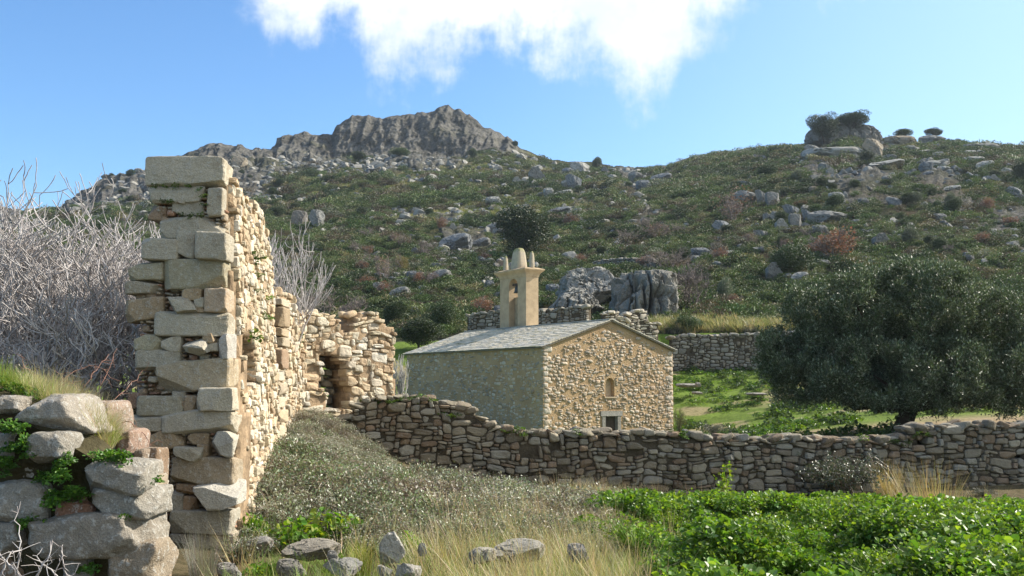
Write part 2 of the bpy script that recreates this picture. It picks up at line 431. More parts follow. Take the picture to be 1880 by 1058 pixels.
# ================================================================ camera, sun, sky
cam = bpy.data.cameras.new('camera'); co = bpy.data.objects.new('camera', cam); COL.objects.link(co)
co.location = (0, 0, EYE); co.rotation_euler = (math.pi / 2 + PITCH, 0, 0)
cam.sensor_width = 36; cam.lens = 36.0; cam.clip_start = .1; cam.clip_end = 5000
SC.camera = co
sd = Vector((math.cos(R(SUN_EL)) * math.cos(R(SUN_AZ)), math.cos(R(SUN_EL)) * math.sin(R(SUN_AZ)), math.sin(R(SUN_EL))))
sl = bpy.data.lights.new('sun', 'SUN'); so = bpy.data.objects.new('sun', sl); COL.objects.link(so)
sl.energy = 5.0; sl.angle = R(.53); sl.color = (1, .93, .82)
so.rotation_euler = sd.to_track_quat('Z', 'Y').to_euler(); so.location = (60, 20, 60)
def build_world():
    w = bpy.data.worlds.new('World'); SC.world = w; w.use_nodes = True
    t = NT(w.node_tree); t.n.clear()
    out = t.new('ShaderNodeOutputWorld'); bg = t.new('ShaderNodeBackground'); bg.inputs[1].default_value = .094
    sky = t.new('ShaderNodeTexSky'); sky.sky_type = 'NISHITA'; sky.sun_disc = False
    sky.sun_elevation = R(SUN_EL); sky.sun_rotation = R(90 - SUN_AZ)
    sky.air_density = 1.0; sky.dust_density = .6; sky.ozone_density = 1.6; sky.altitude = 300
    tc = t.new('ShaderNodeTexCoord').outputs['Generated']
    sx = t.new('ShaderNodeSeparateXYZ'); t.link(tc, sx.inputs[0])
    yy = t.math('MAXIMUM', sx.outputs[1], .02)
    u = t.math('DIVIDE', sx.outputs[0], yy); v = t.math('DIVIDE', sx.outputs[2], yy)
    # bottom edge of the cloud bank as a function of bearing
    fc = t.new('ShaderNodeFloatCurve'); t.link(t.math('ADD', t.math('MULTIPLY', u, 1.0), .5), fc.inputs[1])
    pts = [(380, 640), (430, 660), (500, 700), (560, 690), (596, 610), (690, 780), (770, 800), (840, 770), (900, 740), (960, 735), (1040, 760), (1110, 820), (1180, 850), (1240, 800), (1275, 700), (1330, 680), (1400, 640)]
    cv = fc.mapping.curves[0]
    pp = [(0.0, .0)] + [((c - 940) / 1880 + .5, (r - 500) / 1000.0 + .1) for c, r in [(a, b - 0) for a, b in pts]] + [(1.0, 0.0)]
    while len(cv.points) < len(pp): cv.points.new(.5, .5)
    for p, (a, b) in zip(cv.points, pp): p.location = (a, max(0, b)); p.handle_type = 'AUTO'
    fc.mapping.update()
    # value b -> lower edge row: b=.1+(r-500)/1000 with r = 2*row+500-ish
    row_n = t.math('SUBTRACT', .3787, v)          # 0 at the photo's top, grows downwards
    edge = t.math('MULTIPLY', t.math('SUBTRACT', fc.outputs[0], .2), .36)
    cb = t.new('ShaderNodeCombineXYZ'); t.link(u, cb.inputs[0]); t.link(v, cb.inputs[1])
    n1 = t.noise(cb.outputs[0], 9, 7, .62); 
    mp = t.new('ShaderNodeMapping'); mp.inputs['Rotation'].default_value = (0, 0, R(-55)); mp.inputs['Scale'].default_value = (30, 9, 1)
    t.link(cb.outputs[0], mp.inputs[0])
    wisp = t.noise(mp.outputs[0], 1.0, 6, .65)
    d = t.math('SUBTRACT', edge, row_n)
    d = t.math('ADD', d, t.math('MULTIPLY', t.math('SUBTRACT', n1, .52), .21))
    d = t.math('ADD', d, t.math('MULTIPLY', t.math('SUBTRACT', wisp, .5), .08))
    M = t.math('MULTIPLY', t.ramp(d, -.02, .06), t.ramp(t.math('ADD', u, t.math('MULTIPLY', t.math('SUBTRACT', n1, .5), .12)), -.285, -.235))
    fine = t.noise(cb.outputs[0], 22, 6, .65)
    M = t.math('MULTIPLY', M, t.math('ADD', .72, t.math('MULTIPLY', fine, .6)), clamp=True)
    sxn = t.math('MULTIPLY', sx.outputs[2], 1.0)
    shade = t.ramp(t.noise(cb.outputs[0], 5, 5, .6), .35, .62)
    cc = t.mix(shade, (5.2, 5.8, 6.4), (7.4, 7.4, 7.3))
    hs = t.new('ShaderNodeHueSaturation'); hs.inputs['Saturation'].default_value = 1.15; t.link(sky.outputs[0], hs.inputs['Color'])
    t_s = t.mix(1.0, hs.outputs[0], (.95, 1.15, 1.30), 'MULTIPLY')
    haze = t.ramp(u, -.15, .75)
    t_s = t.mix(t.math('MULTIPLY', haze, .6), t_s, (4.2, 5.8, 6.7))
    c = t.mix(M, t_s, cc)
    t.link(c, bg.inputs[0]); t.link(bg.outputs[0], out.inputs[0])
build_world()
vs = SC.view_settings; vs.view_transform = 'Standard'; vs.look = 'None'; vs.exposure = .90; vs.gamma = 1
SC.cycles.max_bounces = 6; SC.cycles.transparent_max_bounces = 8; SC.cycles.use_denoising = True
# ================================================================ masonry
def inpoly(P, x, y):
    P = np.asarray(P); r = np.zeros(np.shape(x), bool); n = len(P); j = n - 1
    for i in range(n):
        xi, yi = P[i]; xj, yj = P[j]
        c = ((yi > y) != (yj > y)) & (x < (xj - xi) * (y - yi) / (yj - yi + 1e-12) + xi)
        r ^= c; j = i
    return r
class Plane:
    """vertical wall plane from a to b (plan points); s runs a->b, z up, normal to the right of travel flipped towards the camera"""
    def __init__(s, a, b, bat=0.0, zt=0.0):
        s.bat, s.zt = bat, zt
        s.a = np.array(a, float); b = np.array(b, float)
        s.L = np.linalg.norm(b - s.a); s.d = (b - s.a) / s.L
        s.n = np.array([s.d[1], -s.d[0]])
    def px(s, px, row):
        A, fy, fz = ray(px, row)
        # (A t, fy t) = a + d s
        M = np.array([[A, -s.d[0]], [fy, -s.d[1]]])
        t, q = np.linalg.solve(M, s.a)
        return (q, EYE + fz * t)
    def poly(s, pts): return [s.px(*p) for p in pts]
    def world(s, u, z, out):
        out = out + s.bat * (s.zt - z)
        x = s.a[0] + s.d[0] * u + s.n[0] * out; y = s.a[1] + s.d[1] * u + s.n[1] * out
        return np.stack([x, y, z], -1)
def pack(poly, holes, cw, ch, sizes, seed, avoid=()):
    r = np.random.default_rng(seed)
    P = np.array(poly); x0, z0 = P.min(0); x1, z1 = P.max(0)
    nu = max(1, int(np.ceil((x1 - x0) / cw))); nv = max(1, int(np.ceil((z1 - z0) / ch)))
    U, Vv = np.meshgrid(x0 + (np.arange(nu) + .5) * cw, z0 + (np.arange(nv) + .5) * ch, indexing='ij')
    ok = inpoly(P, U, Vv)
    for h in holes: ok &= ~inpoly(h, U, Vv)
    free = ok.copy(); out = []
    S = np.array([(a, b) for a, b, w in sizes]); W = np.array([w for a, b, w in sizes], float); W /= W.sum()
    for j in range(nv):
        for i in range(nu):
            if not free[i, j]: continue
            a, b = S[r.choice(len(S), p=W)]
            while a > 1 and not (i + a <= nu and free[i:i + a, j].all()): a -= 1
            while b > 1 and not (j + b <= nv and free[i:i + a, j:j + b].all()): b -= 1
            free[i:i + a, j:j + b] = False
            cx, cz = x0 + (i + a / 2) * cw, z0 + (j + b / 2) * ch
            if any(abs(cx - q[0]) < q[2] and abs(cz - q[1]) < q[3] for q in avoid): continue
            out.append((cx, cz, a * cw / 2, b * ch / 2))
    return np.array(out)
def stones(pl, rects, n=4, p=5, gap=.012, dep=.16, proud=.03, warp=.06, wf=1.6, tilt=.06, amp=.05, cuts=3, pal=None, seed=0, blemish=.25, jit=.035, off=0.0):
    r = np.random.default_rng(seed); N = len(rects)
    T, Fq = CG(n); T = superq(T, p)
    V = np.repeat(T[None], N, 0)                     # N,k,3  (s, out, z)
    for c in range(cuts):
        d = r.normal(size=(N, 3)); d[:, 1] = -np.abs(d[:, 1]) * .6; d /= np.linalg.norm(d, axis=1, keepdims=True)
        k = r.uniform(.98, 1.4, N)
        s = np.einsum('nkc,nc->nk', V, d) - k[:, None]
        V = V - np.where(s > 0, s, 0)[..., None] * d[:, None, :]
    half = np.stack([rects[:, 2] - gap, np.full(N, dep), rects[:, 3] - gap], 1)
    half = np.maximum(half, .012)
    o = r.uniform(0, 60, (N, 1, 3))
    Q = V * 1.3 + o
    V = V * (1 + amp * fbm(Q[..., 0], Q[..., 1], Q[..., 2], 3, seed)[..., None] * 2)
    V = V * half[:, None, :]
    an = r.normal(0, tilt, N); ca, sa = np.cos(an)[:, None], np.sin(an)[:, None]
    s_, z_ = V[..., 0] * ca - V[..., 2] * sa, V[..., 0] * sa + V[..., 2] * ca
    ap = r.normal(0, tilt * 1.2, N)[:, None]
    o_ = V[..., 1] + s_ * ap
    s_ = s_ + rects[:, 0, None] ; z_ = z_ + rects[:, 1, None]
    pr = r.normal(proud, jit, N)[:, None]
    out = -o_ * 1.0 * 1 - dep + pr + off + .0            # outer face at about pr
    ws = noise(s_ * wf, z_ * wf, 0 * s_, seed + 5) * warp + noise(s_ * wf * 3, z_ * wf * 3, 0 * s_, seed + 6) * warp * .4
    wz = noise(s_ * wf, z_ * wf, 0 * s_ + 9, seed + 7) * warp + noise(s_ * wf * 3, z_ * wf * 3, 0 * s_ + 9, seed + 8) * warp * .35
    Wd = pl.world(s_ + ws, z_ + wz, out)
    pal = np.array(pal); C = pal[r.integers(0, len(pal), N)] * r.uniform(1 - blemish, 1 + blemish, (N, 1))
    k = T.shape[0]
    F = (Fq[None] + (np.arange(N) * k)[:, None, None]).reshape(-1, 4)
    return Wd.reshape(-1, 3), F, np.repeat(C, k, 0)
def core(pl, poly, thick, back=.05, holes=()):
    """solid extruded core behind the facing: front at -back, rear at -thick; columns of a fine grid so that it follows the outline"""
    P = np.array(poly); x0, z0 = P.min(0); x1, z1 = P.max(0); cs = .06
    nu = int(np.ceil((x1 - x0) / cs)); nv = int(np.ceil((z1 - z0) / cs))
    U, Z = np.meshgrid(x0 + (np.arange(nu) + .5) * cs, z0 + (np.arange(nv) + .5) * cs, indexing='ij')
    ok = inpoly(P, U, Z)
    for h in holes: ok &= ~inpoly(h, U, Z)
    okp = np.pad(ok, 1)
    gu, gz = np.meshgrid(x0 + np.arange(nu + 1) * cs, z0 + np.arange(nv + 1) * cs, indexing='ij')
    G = gu.size
    nb = noise(gu * 4, gz * 4, 0 * gu, 77) * .02
    V = np.concatenate([pl.world(gu, gz, -back + nb).reshape(-1, 3), pl.world(gu, gz, -thick + nb).reshape(-1, 3)])
    vid = np.arange(G).reshape(nu + 1, nv + 1); F = []
    i, j = np.nonzero(ok)
    a, b, c, d = vid[i, j], vid[i + 1, j], vid[i + 1, j + 1], vid[i, j + 1]
    F.append(np.c_[a, b, c, d]); F.append(np.c_[d, c, b, a] + G)
    for di, dj, e0, e1 in ((-1, 0, (0, 0), (0, 1)), (1, 0, (1, 1), (1, 0)), (0, -1, (1, 0), (0, 0)), (0, 1, (0, 1), (1, 1))):
        m = ok & ~okp[1 + di:1 + di + nu, 1 + dj:1 + dj + nv]
        i, j = np.nonzero(m)
        p, q = vid[i + e0[0], j + e0[1]], vid[i + e1[0], j + e1[1]]
        F.append(np.c_[p, q, q + G, p + G])
    return V, np.concatenate(F)
def join(parts):
    Vs, Fs, Cs, o = [], [], [], 0
    for V, F, C in parts:
        V = V.reshape(-1, 3); Vs.append(V); Fs.append(F + o)
        Cs.append(C if np.ndim(C) == 2 else np.tile(np.array(C)[None], (len(V), 1))); o += len(V)
    return np.concatenate(Vs), np.concatenate(Fs), np.concatenate(Cs)
def cope(pl, pts, seed, size=(.12, .3), dens=1.0, pal=None, thick=.5, n=5):
    """loose stones lying along the top line (list of (s,z))"""
    r = np.random.default_rng(seed); parts = []
    T, Fq = CG(n)
    for (s0, z0), (s1, z1) in zip(pts[:-1], pts[1:]):
        L = math.hypot(s1 - s0, z1 - z0); s = 0
        while s < L:
            w = r.uniform(*size); q = s / L
            h = w * r.uniform(.35, .6)
            c0 = (s0 + (s1 - s0) * q, z0 + (z1 - z0) * q)
            for row_ in (0, 1):
                if r.random() > dens: continue
                V = superq(T, 4)
                for c in range(5):
                    d = r.normal(size=3); d /= np.linalg.norm(d); k = r.uniform(.6, 1.0)
                    e = V @ d - k; V = V - np.where(e > 0, e, 0)[:, None] * d
                V = V * (w / 2, w * r.uniform(.35, .6), h / 2)
                a = r.normal(0, .25); V = np.c_[V[:, 0] * math.cos(a) - V[:, 2] * math.sin(a), V[:, 1], V[:, 0] * math.sin(a) + V[:, 2] * math.cos(a)]
                out = -.08 - row_ * thick * .55 + r.normal(0, .04)
                parts.append((pl.world(V[:, 0] + c0[0], V[:, 2] + c0[1] + h * .25, V[:, 1] + out), Fq[:, ::1], np.array(pal[r.integers(len(pal))]) * r.uniform(.8, 1.2)))
            s += w * .9
    return parts
M_lit = stone_mat('granite_rubble_ochre', 1.0, .5, .35, (.42, .38, .31), .4)
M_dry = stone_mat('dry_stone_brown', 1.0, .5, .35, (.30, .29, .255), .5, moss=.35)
M_block = stone_mat('dressed_granite_block', 1.2, .6, .5, (.47, .45, .40), .45, grain=1.4)
M_grey = stone_mat('grey_granite', 1.0, .6, .55, (.46, .46, .43), .5, grain=1.3)
M_soil = plain_mat('earth_mortar', (.36, .26, .165), 1, 5, .5, .8, 25, .1, .03)
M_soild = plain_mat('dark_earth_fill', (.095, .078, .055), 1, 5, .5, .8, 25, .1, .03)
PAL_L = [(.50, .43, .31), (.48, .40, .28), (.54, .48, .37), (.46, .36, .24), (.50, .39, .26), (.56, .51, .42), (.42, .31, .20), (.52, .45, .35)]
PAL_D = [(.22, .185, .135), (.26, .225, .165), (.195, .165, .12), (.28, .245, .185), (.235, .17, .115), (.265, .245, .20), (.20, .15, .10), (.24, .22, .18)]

# ---------------------------------------------------------------- the chapel
def boxv(x0, x1, y0, y1, z0, z1):
    V = np.array([(x, y, z) for x in (x0, x1) for y in (y0, y1) for z in (z0, z1)], float)
    F = np.array([(0, 1, 3, 2), (4, 6, 7, 5), (0, 4, 5, 1), (2, 3, 7, 6), (0, 2, 6, 4), (1, 5, 7, 3)])
    return V, F
CH0 = np.array([1.21, 40.0]); ANG = math.radians(34.8)
dG = np.array([math.cos(ANG), math.sin(ANG)]); dL = np.array([-dG[1], dG[0]])
WG, LG = 6.9, 10.9
ZE, ZR, ZB = 3.32, 4.46, -1.3
def ch(u, v, z):
    """chapel frame: u along the gable, v along the nave"""
    u = np.asarray(u, float); v = np.asarray(v, float)
    return np.stack([CH0[0] + dG[0] * u + dL[0] * v, CH0[1] + dG[1] * u + dL[1] * v, np.asarray(z, float) + 0 * u], -1)
def chapel():
    root = empty('chapel', (1.21, 40.0, ZB), 'small stone chapel with a low slate roof behind the dry stone wall', 'chapel')
    PALC = [(.42, .35, .26), (.47, .40, .31), (.33, .29, .24), (.54, .49, .41), (.37, .28, .185), (.36, .32, .27), (.46, .33, .22), (.42, .37, .30), (.38, .31, .23)]
    PALC = [tuple(.6 * a + .4 * b for a, b in zip(c, (.42, .34, .25))) for c in PALC]
    mort = plain_mat('ochre_lime_mortar', (.44, .31, .18), .95, 1.3, .22, .8, 16, .1, .05, (.35, .235, .13))
    ms = stone_mat('chapel_rubble', 1.2, .6, .35, (.55, .53, .50), .35)
    # door, niche in gable coordinates
    gp = Plane(CH0, CH0 + dG * WG)
    s0 = gp.px(1105, 760)[0]; s1 = gp.px(1139, 760)[0]; zd = gp.px(1120, 757)[1]
    n0 = gp.px(1112, 720)[0]; n1 = gp.px(1128, 720)[0]; nz0 = gp.px(1120, 729)[1]; nz1 = gp.px(1120, 694)[1]
    door = [(s0, ZB), (s1, ZB), (s1, zd), (s0, zd)]
    nc = (n0 + n1) / 2; nr = (n1 - n0) / 2
    niche = [(n0, nz0), (n1, nz0)] + [(nc + nr * math.cos(a), nz1 - nr + nr * math.sin(a)) for a in np.linspace(0, math.pi, 9)]
    gable = [(0, ZB), (WG, ZB), (WG, ZE), (WG / 2, ZR), (0, ZE)]
    # wall bodies with real openings, cut with a boolean so the edges stay clean
    V = np.concatenate([ch([0, WG, WG, WG / 2, 0], 0, [ZB, ZB, ZE, ZR, ZE]), ch([0, WG, WG, WG / 2, 0], .7, [ZB, ZB, ZE, ZR, ZE])])
    def solid(name, poly, v0, v1, mat, parent, link=True):
        P = np.array(poly); n = len(P)
        V = np.concatenate([ch(P[:, 0], v0, P[:, 1]), ch(P[:, 0], v1, P[:, 1])])
        me = bpy.data.meshes.new(name)
        F = [list(range(n)), list(range(2 * n - 1, n - 1, -1))] + [[(i + 1) % n, i, i + n, (i + 1) % n + n] for i in range(n)]
        me.from_pydata(V.tolist(), [], F); me.materials.append(mat); me.update()
        import bmesh
        b = bmesh.new(); b.from_mesh(me); bmesh.ops.recalc_face_normals(b, faces=b.faces); b.to_mesh(me); b.free()
        o = bpy.data.objects.new(name, me)
        if link: COL.objects.link(o)
        if parent: o.parent = parent; o.location = -Vector(parent.location)
        return o
    # gable built from pieces round the openings (no booleans: butt-jointed prisms)
    T = .6
    arc = niche[2:]                       # right spring -> left spring
    zmid = zd
    pieces = [[(0, ZB), (s0, ZB), (s0, zd), (0, zd)], [(s1, ZB), (WG, ZB), (WG, zd), (s1, zd)],
              [(0, zd), (WG, zd), (WG, nz0), (0, nz0)],
              [(0, nz0), (n0, nz0), (n0, nz1 - nr), (0, nz1 - nr)], [(n1, nz0), (WG, nz0), (WG, nz1 - nr), (n1, nz1 - nr)],
              [(0, nz1 - nr), (n0, nz1 - nr)] + [(nc + nr * math.cos(a), nz1 - nr + nr * math.sin(a)) for a in np.linspace(math.pi, math.pi / 2, 6)] + [(nc, ZR), (WG / 2, ZR), (0, ZE)],
              [(n1, nz1 - nr), (WG, nz1 - nr), (WG, ZE), (nc, ZR)] + [(nc + nr * math.cos(a), nz1 - nr + nr * math.sin(a)) for a in np.linspace(math.pi / 2, 0, 6)]]
    # make the apex consistent: nc is right of the middle, clip with the roof line
    zr_at = lambda u: ZR - (ZR - ZE) * abs(u - WG / 2) / (WG / 2)
    pieces[5] = [p for p in pieces[5] if p != (nc, ZR)]; i = len(pieces[5]) - 2
    pieces[5].insert(i, (nc, zr_at(nc)))
    pieces[6] = [(nc, zr_at(nc)) if p == (nc, ZR) else p for p in pieces[6]]
    if nc < WG / 2:
        pieces[5] = [p for p in pieces[5] if p != (WG / 2, ZR)]
        k = pieces[6].index((WG, ZE)); pieces[6].insert(k + 1, (WG / 2, ZR))
    Vs, Fs, off = [], [], 0
    for P in pieces:
        P = np.array(P); n = len(P)
        Vs += ch(P[:, 0], 0, P[:, 1]).tolist() + ch(P[:, 0], T, P[:, 1]).tolist()
        Fs += [[off + i for i in range(n)], [off + i for i in range(2 * n - 1, n - 1, -1)]] + [[off + (i + 1) % n, off + i, off + i + n, off + (i + 1) % n + n] for i in range(n)]
        off += 2 * n
    me = bpy.data.meshes.new('gable_wall'); me.from_pydata(Vs, [], Fs); me.materials.append(mort); me.update()
    g = bpy.data.objects.new('gable_wall', me); COL.objects.link(g); g.parent = root; g.location = -Vector(root.location)
    pad = lambda P, e: P
    rects = pack(gable, [[(s0 - .1, ZB), (s1 + .1, ZB), (s1 + .1, zd + .12), (s0 - .1, zd + .12)], [(n0 - .07, nz0 - .08), (n1 + .07, nz0 - .08), (n1 + .07, nz1 + .06), (n0 - .07, nz1 + .06)]], .088, .066,
                 [(2, 1, 4), (3, 1, 2), (2, 2, 4), (3, 2, 3), (1, 1, 4), (1, 2, 1), (4, 2, .7), (4, 3, .3)], 5)
    r = np.random.default_rng(3)
    near_top = rects[:, 1] > (ZR - (ZR - ZE) * np.abs(rects[:, 0] - WG / 2) / (WG / 2)) - .45 * r.random(len(rects)) - .12
    keep = (~near_top) & (r.random(len(rects)) > .24) & (rects[:, 0] > .1) & (rects[:, 0] < WG - .1)
    V, F, C = stones(gp, rects[keep], 3, 6, .008, .07, .022, .05, 1.5, .12, .05, 3, PALC, 11, .25, .012)
    mk('rubble_facing', V, F, ms, g, C)
    # quoins at both corners of the gable
    def quoins(pl, ulist, seed, parent):
        r = np.random.default_rng(seed); parts = []; z = ZB
        k = 0; Rr = []
        while z < ZE - .1:
            h = r.uniform(.14, .26); w = (.42 if k % 2 else .26) * r.uniform(.85, 1.15)
            u = ulist[0]; Rr.append((u + ulist[1] * w / 2, z + h / 2, w / 2, h / 2)); z += h; k += 1
        return stones(pl, np.array(Rr), 4, 7, .008, .09, .02, .01, 1, .02, .03, 2, [(.50, .42, .32), (.44, .38, .30), (.55, .49, .40)], seed, .15, .008)
    lp = Plane(CH0 + dL * LG, CH0)          # travels towards the gable so its normal faces out (left)
    for q_ in (quoins(gp, (0, 1), 21, g), quoins(gp, (WG, -1), 22, g)): mk('quoins', q_[0], q_[1], ms, g, q_[2])
    # side walls and rear wall
    def wallbox(name, u0, u1, v0, v1, z1):
        V, F = boxv(u0, u1, v0, v1, ZB, z1); V = ch(V[:, 0], V[:, 1], V[:, 2])
        return mk(name, V, F[:, ::-1], mort, root, smooth=False)
    sw = wallbox('side_wall', 0, .6, T + .002, LG - T - .002, ZE)
    sw2 = wallbox('side_wall', WG - .6, WG, T + .002, LG - T - .002, ZE)
    solid('rear_wall', [(0, ZB), (WG, ZB), (WG, ZE), (WG / 2, ZR), (0, ZE)], LG - T, LG, mort, root)
    rects = pack([(0, ZB), (LG, ZB), (LG, ZE), (0, ZE)], [], .095, .075, [(2, 1, 4), (3, 1, 2), (2, 2, 4), (3, 2, 3), (1, 1, 4), (1, 2, 1), (4, 2, .7)], 8)
    keep = (r.random(len(rects)) > .34) & (rects[:, 1] < ZE - .1)
    V, F, C = stones(lp, rects[keep], 3, 6, .010, .07, .018, .05, 1.5, .12, .05, 2, PALC, 12, .3, .012)
    mk('rubble_facing', V, F, ms, sw, C)
    rp = Plane(CH0 + dG * WG, CH0 + dG * WG + dL * LG)
    V, F, C = stones(rp, rects[keep], 3, 6, .010, .07, .018, .05, 1.5, .12, .05, 2, PALC, 13, .3, .012)
    mk('rubble_facing', V, F, ms, sw2, C)
    # niche: arched plaster recess with a sill
    pm = plain_mat('smooth_plaster', (.50, .40, .28), .95, 3, .15, .2, 40, .1, .01)
    V, F = boxv(n0 - .1, n1 + .1, .22, .26, nz0 - .1, nz1 + .1); nb = mk('niche', ch(V[:, 0], V[:, 1], V[:, 2]), F[:, ::-1], pm, root, smooth=False)
    V, F = boxv(n0 - .09, n1 + .09, -.06, .2, nz0 - .05, nz0 + .004); mk('sill', ch(V[:, 0], V[:, 1], V[:, 2]), F[:, ::-1], pm, nb, smooth=False)
    # door with granite jambs and lintel
    gr = stone_mat('door_granite', 1, .5, .5, (.36, .35, .33), .4)
    P = []
    for a, b in ((s0 + .001, s0 + .17), (s1 - .17, s1 - .001)):
        V, F = boxv(a, b, -.035, .4, ZB, zd - .16); P.append((ch(V[:, 0], V[:, 1], V[:, 2]), F[:, ::-1], np.array([.27, .25, .22])))
    V, F = boxv(s0 - .08, s1 + .08, -.05, .4, zd - .158, zd - .001 + .05); 
    P.append((ch(V[:, 0], V[:, 1], V[:, 2]), F[:, ::-1], np.array([.30, .28, .25])))
    V, F, C = join(P); fr = mk('door_frame', V, F, gr, root, C, smooth=False)
    wd = plain_mat('old_dark_wood', (.085, .062, .048), .7, 3, .4, .3, 60, .3, .01)
    P = []; k = 6
    for i in range(k):
        a = s0 + .172 + (s1 - s0 - .344) * i / k; b = s0 + .172 + (s1 - s0 - .344) * (i + 1) / k - .008
        V, F = boxv(a, b, .14 + (i % 2) * .004, .2, ZB, zd - .162); P.append((ch(V[:, 0], V[:, 1], V[:, 2]), F[:, ::-1], (.1, .1, .1)))
    V, F, C = join(P); dr = mk('door', V, F, wd, root, smooth=False)
    # roof: rows of real slate slabs on both slopes
    th = math.atan2(ZR - ZE, WG / 2); cs_, sn = math.cos(th), math.sin(th)
    eo, vo = .16, .13
    SL = (WG / 2) / cs_ + eo
    P = []; r = np.random.default_rng(17)
    for side in (0, 1):
        q = 0; rowi = 0
        def place(q0, q1, v0, v1, lift, tk, c, tl=0):
            V, F = boxv(q0, q1, v0, v1, 0, tk)
            dist = V[:, 0]                                  # distance from the eave edge up the slope
            up = V[:, 2] + lift - (dist - q0) * .12 + .12 * .21
            uu = -eo * cs_ + dist * cs_ - up * sn; zz = ZE - eo * sn + dist * sn + up * cs_
            if side: uu = WG - uu
            W = ch(uu, V[:, 1], zz)
            P.append((W, F[:, ::-1] if not side else F, c))
        while q < SL - .02:
            dq = min(.15, SL - q); v = -vo
            while v < LG + vo:
                w = r.uniform(.18, .42); v1 = min(v + w, LG + vo)
                c = np.array([.56, .51, .42]) * r.uniform(.82, 1.16) * (1 + np.array([.05, .02, -.04]) * r.normal())
                if r.random() < .05: c = np.array([.33, .31, .22])
                place(q + r.normal(0, .008), min(q + dq + .06, SL + .02), v + .004, v1 - .004, r.uniform(0, .012), .026, c)
                v = v1
            q += dq; rowi += 1
    # under-deck so no light leaks
    for side in (0, 1):
        V, F = boxv(.03, SL - .01, -vo + .03, LG + vo - .03, -.05, -.004)
        uu = -eo * cs_ + V[:, 0] * cs_ - V[:, 2] * sn; zz = ZE - eo * sn + V[:, 0] * sn + V[:, 2] * cs_
        if side: uu = WG - uu
        P.append((ch(uu, V[:, 1], zz), F, np.array([.2, .17, .13])))
    V, F, C = join(P)
    rf = mk('roof', V, F, stone_mat('slate_slab', 1.5, .35, .25, (.40, .39, .33), .3), root, C, smooth=False)
    # ridge slabs
    P = []; v = -vo
    while v < LG + vo:
        w = r.uniform(.35, .6); v1 = min(v + w, LG + vo)
        V, F = boxv(WG / 2 - .17, WG / 2 + .17, v + .003, v1 - .003, ZR + .035, ZR + .065)
        V[:, 2] -= np.abs(V[:, 0] - WG / 2) * .1
        P.append((ch(V[:, 0], V[:, 1], V[:, 2]), F[:, ::-1], np.array([.40, .38, .34]) * r.uniform(.85, 1.15))); v = v1
    V, F, C = join(P); mk('ridge_slabs', V, F, stone_mat('ridge_stone', 1.5, .3, .3, (.45, .43, .38), .3), rf, C, smooth=False)
    # belfry on the ridge
    pl = plain_mat('belfry_plaster', (.45, .345, .225), .92, 3.2, .12, .35, 22, .1, .02, (.355, .27, .175))
    rough = plain_mat('rough_plaster', (.50, .385, .25), .95, 5, .3, 1.0, 14, .1, .06)
    u0 = WG / 2 + .02
    # find v where u0 lies on photo column 966
    vv = np.linspace(0, LG, 2000); W = ch(np.full(2000, u0), vv, 5.0); cpx = project(W[:, 0], W[:, 1], W[:, 2])[0]
    v0 = vv[np.argmin(np.abs(cpx - 966))]; v1 = vv[np.argmin(np.abs(cpx - 918))]
    u1 = u0 + .70
    dep = lambda v: float(ch(u0, v, 0)[1])
    zt = float(zrow(966, 507, dep(v0))); zb = ZE + .2
    ow0 = vv[np.argmin(np.abs(cpx - 950.5))]; ow1 = vv[np.argmin(np.abs(cpx - 934.5))]
    za = float(zrow(942, 512, dep((ow0 + ow1) / 2))); zs = float(zrow(942, 545, dep((ow0 + ow1) / 2)))
    oc, orr = (ow0 + ow1) / 2, (ow1 - ow0) / 2
    bl = empty('belfry', tuple(ch(u0, v0, ZR)), None, None); bl.parent = root; bl.location = Vector(ch(u0, v0, ZR)) - Vector(root.location)
    def bput(o):  # parts under the belfry: world coordinates kept
        o.parent = bl; o.location = -Vector(ch(u0, v0, ZR)); return o
    # profile in (v,z): pieces round the arched opening
    arcL = [(oc + orr * math.cos(a), za - orr + orr * math.sin(a)) for a in np.linspace(0, math.pi / 2, 9)]
    arcR = [(oc + orr * math.cos(a), za - orr + orr * math.sin(a)) for a in np.linspace(math.pi / 2, math.pi, 9)]
    pcs = [([(v0, zb), (ow0, zb), (ow0, za - orr)] + arcR[::-1][1:] + [(oc, zt), (v0, zt)], u0, u1),
           ([(ow1, zb), (v1, zb), (v1, zt), (oc, zt)] + arcL[::-1] , u0, u1)]
    Vs, Fs, off = [], [], 0
    for P, a, b in pcs:
        P = np.array(P); n = len(P)
        Vs += ch(np.full(n, a), P[:, 0], P[:, 1]).tolist() + ch(np.full(n, b), P[:, 0], P[:, 1]).tolist()
        Fs += [[off + i for i in range(n)][::-1], [off + i for i in range(2 * n - 1, n - 1, -1)][::-1]] + [[off + (i + 1) % n, off + i, off + i + n, off + (i + 1) % n + n][::-1] for i in range(n)]
        off += 2 * n
    me = bpy.data.meshes.new('belfry_body'); me.from_pydata(Vs, [], Fs); me.materials.append(pl); me.update()
    ob = bpy.data.objects.new('belfry_body', me); COL.objects.link(ob); bput(ob)
    V, F = boxv(u0 + .33, u1 - .05, ow0 + .002, ow1 - .002, zb, zs); ob2 = mk('recess_infill', ch(V[:, 0], V[:, 1], V[:, 2]), F[:, ::-1], rough, None, smooth=False); bput(ob2)
    # cornice: stepped flare
    P = []; oh = [(0.02, 0), (.04, .10), (.09, .2), (.19, .3), (.22, .34)]
    rings = []
    for e, z in [(0.0, -.002)] + oh + [(.22, .39), (.0, .47)]:
        rings.append(ch([u0 - e, u1 + e, u1 + e, u0 - e], [v0 - e, v0 - e, v1 + e, v1 + e], zt + z * .9))
    V = np.concatenate(rings); F = []
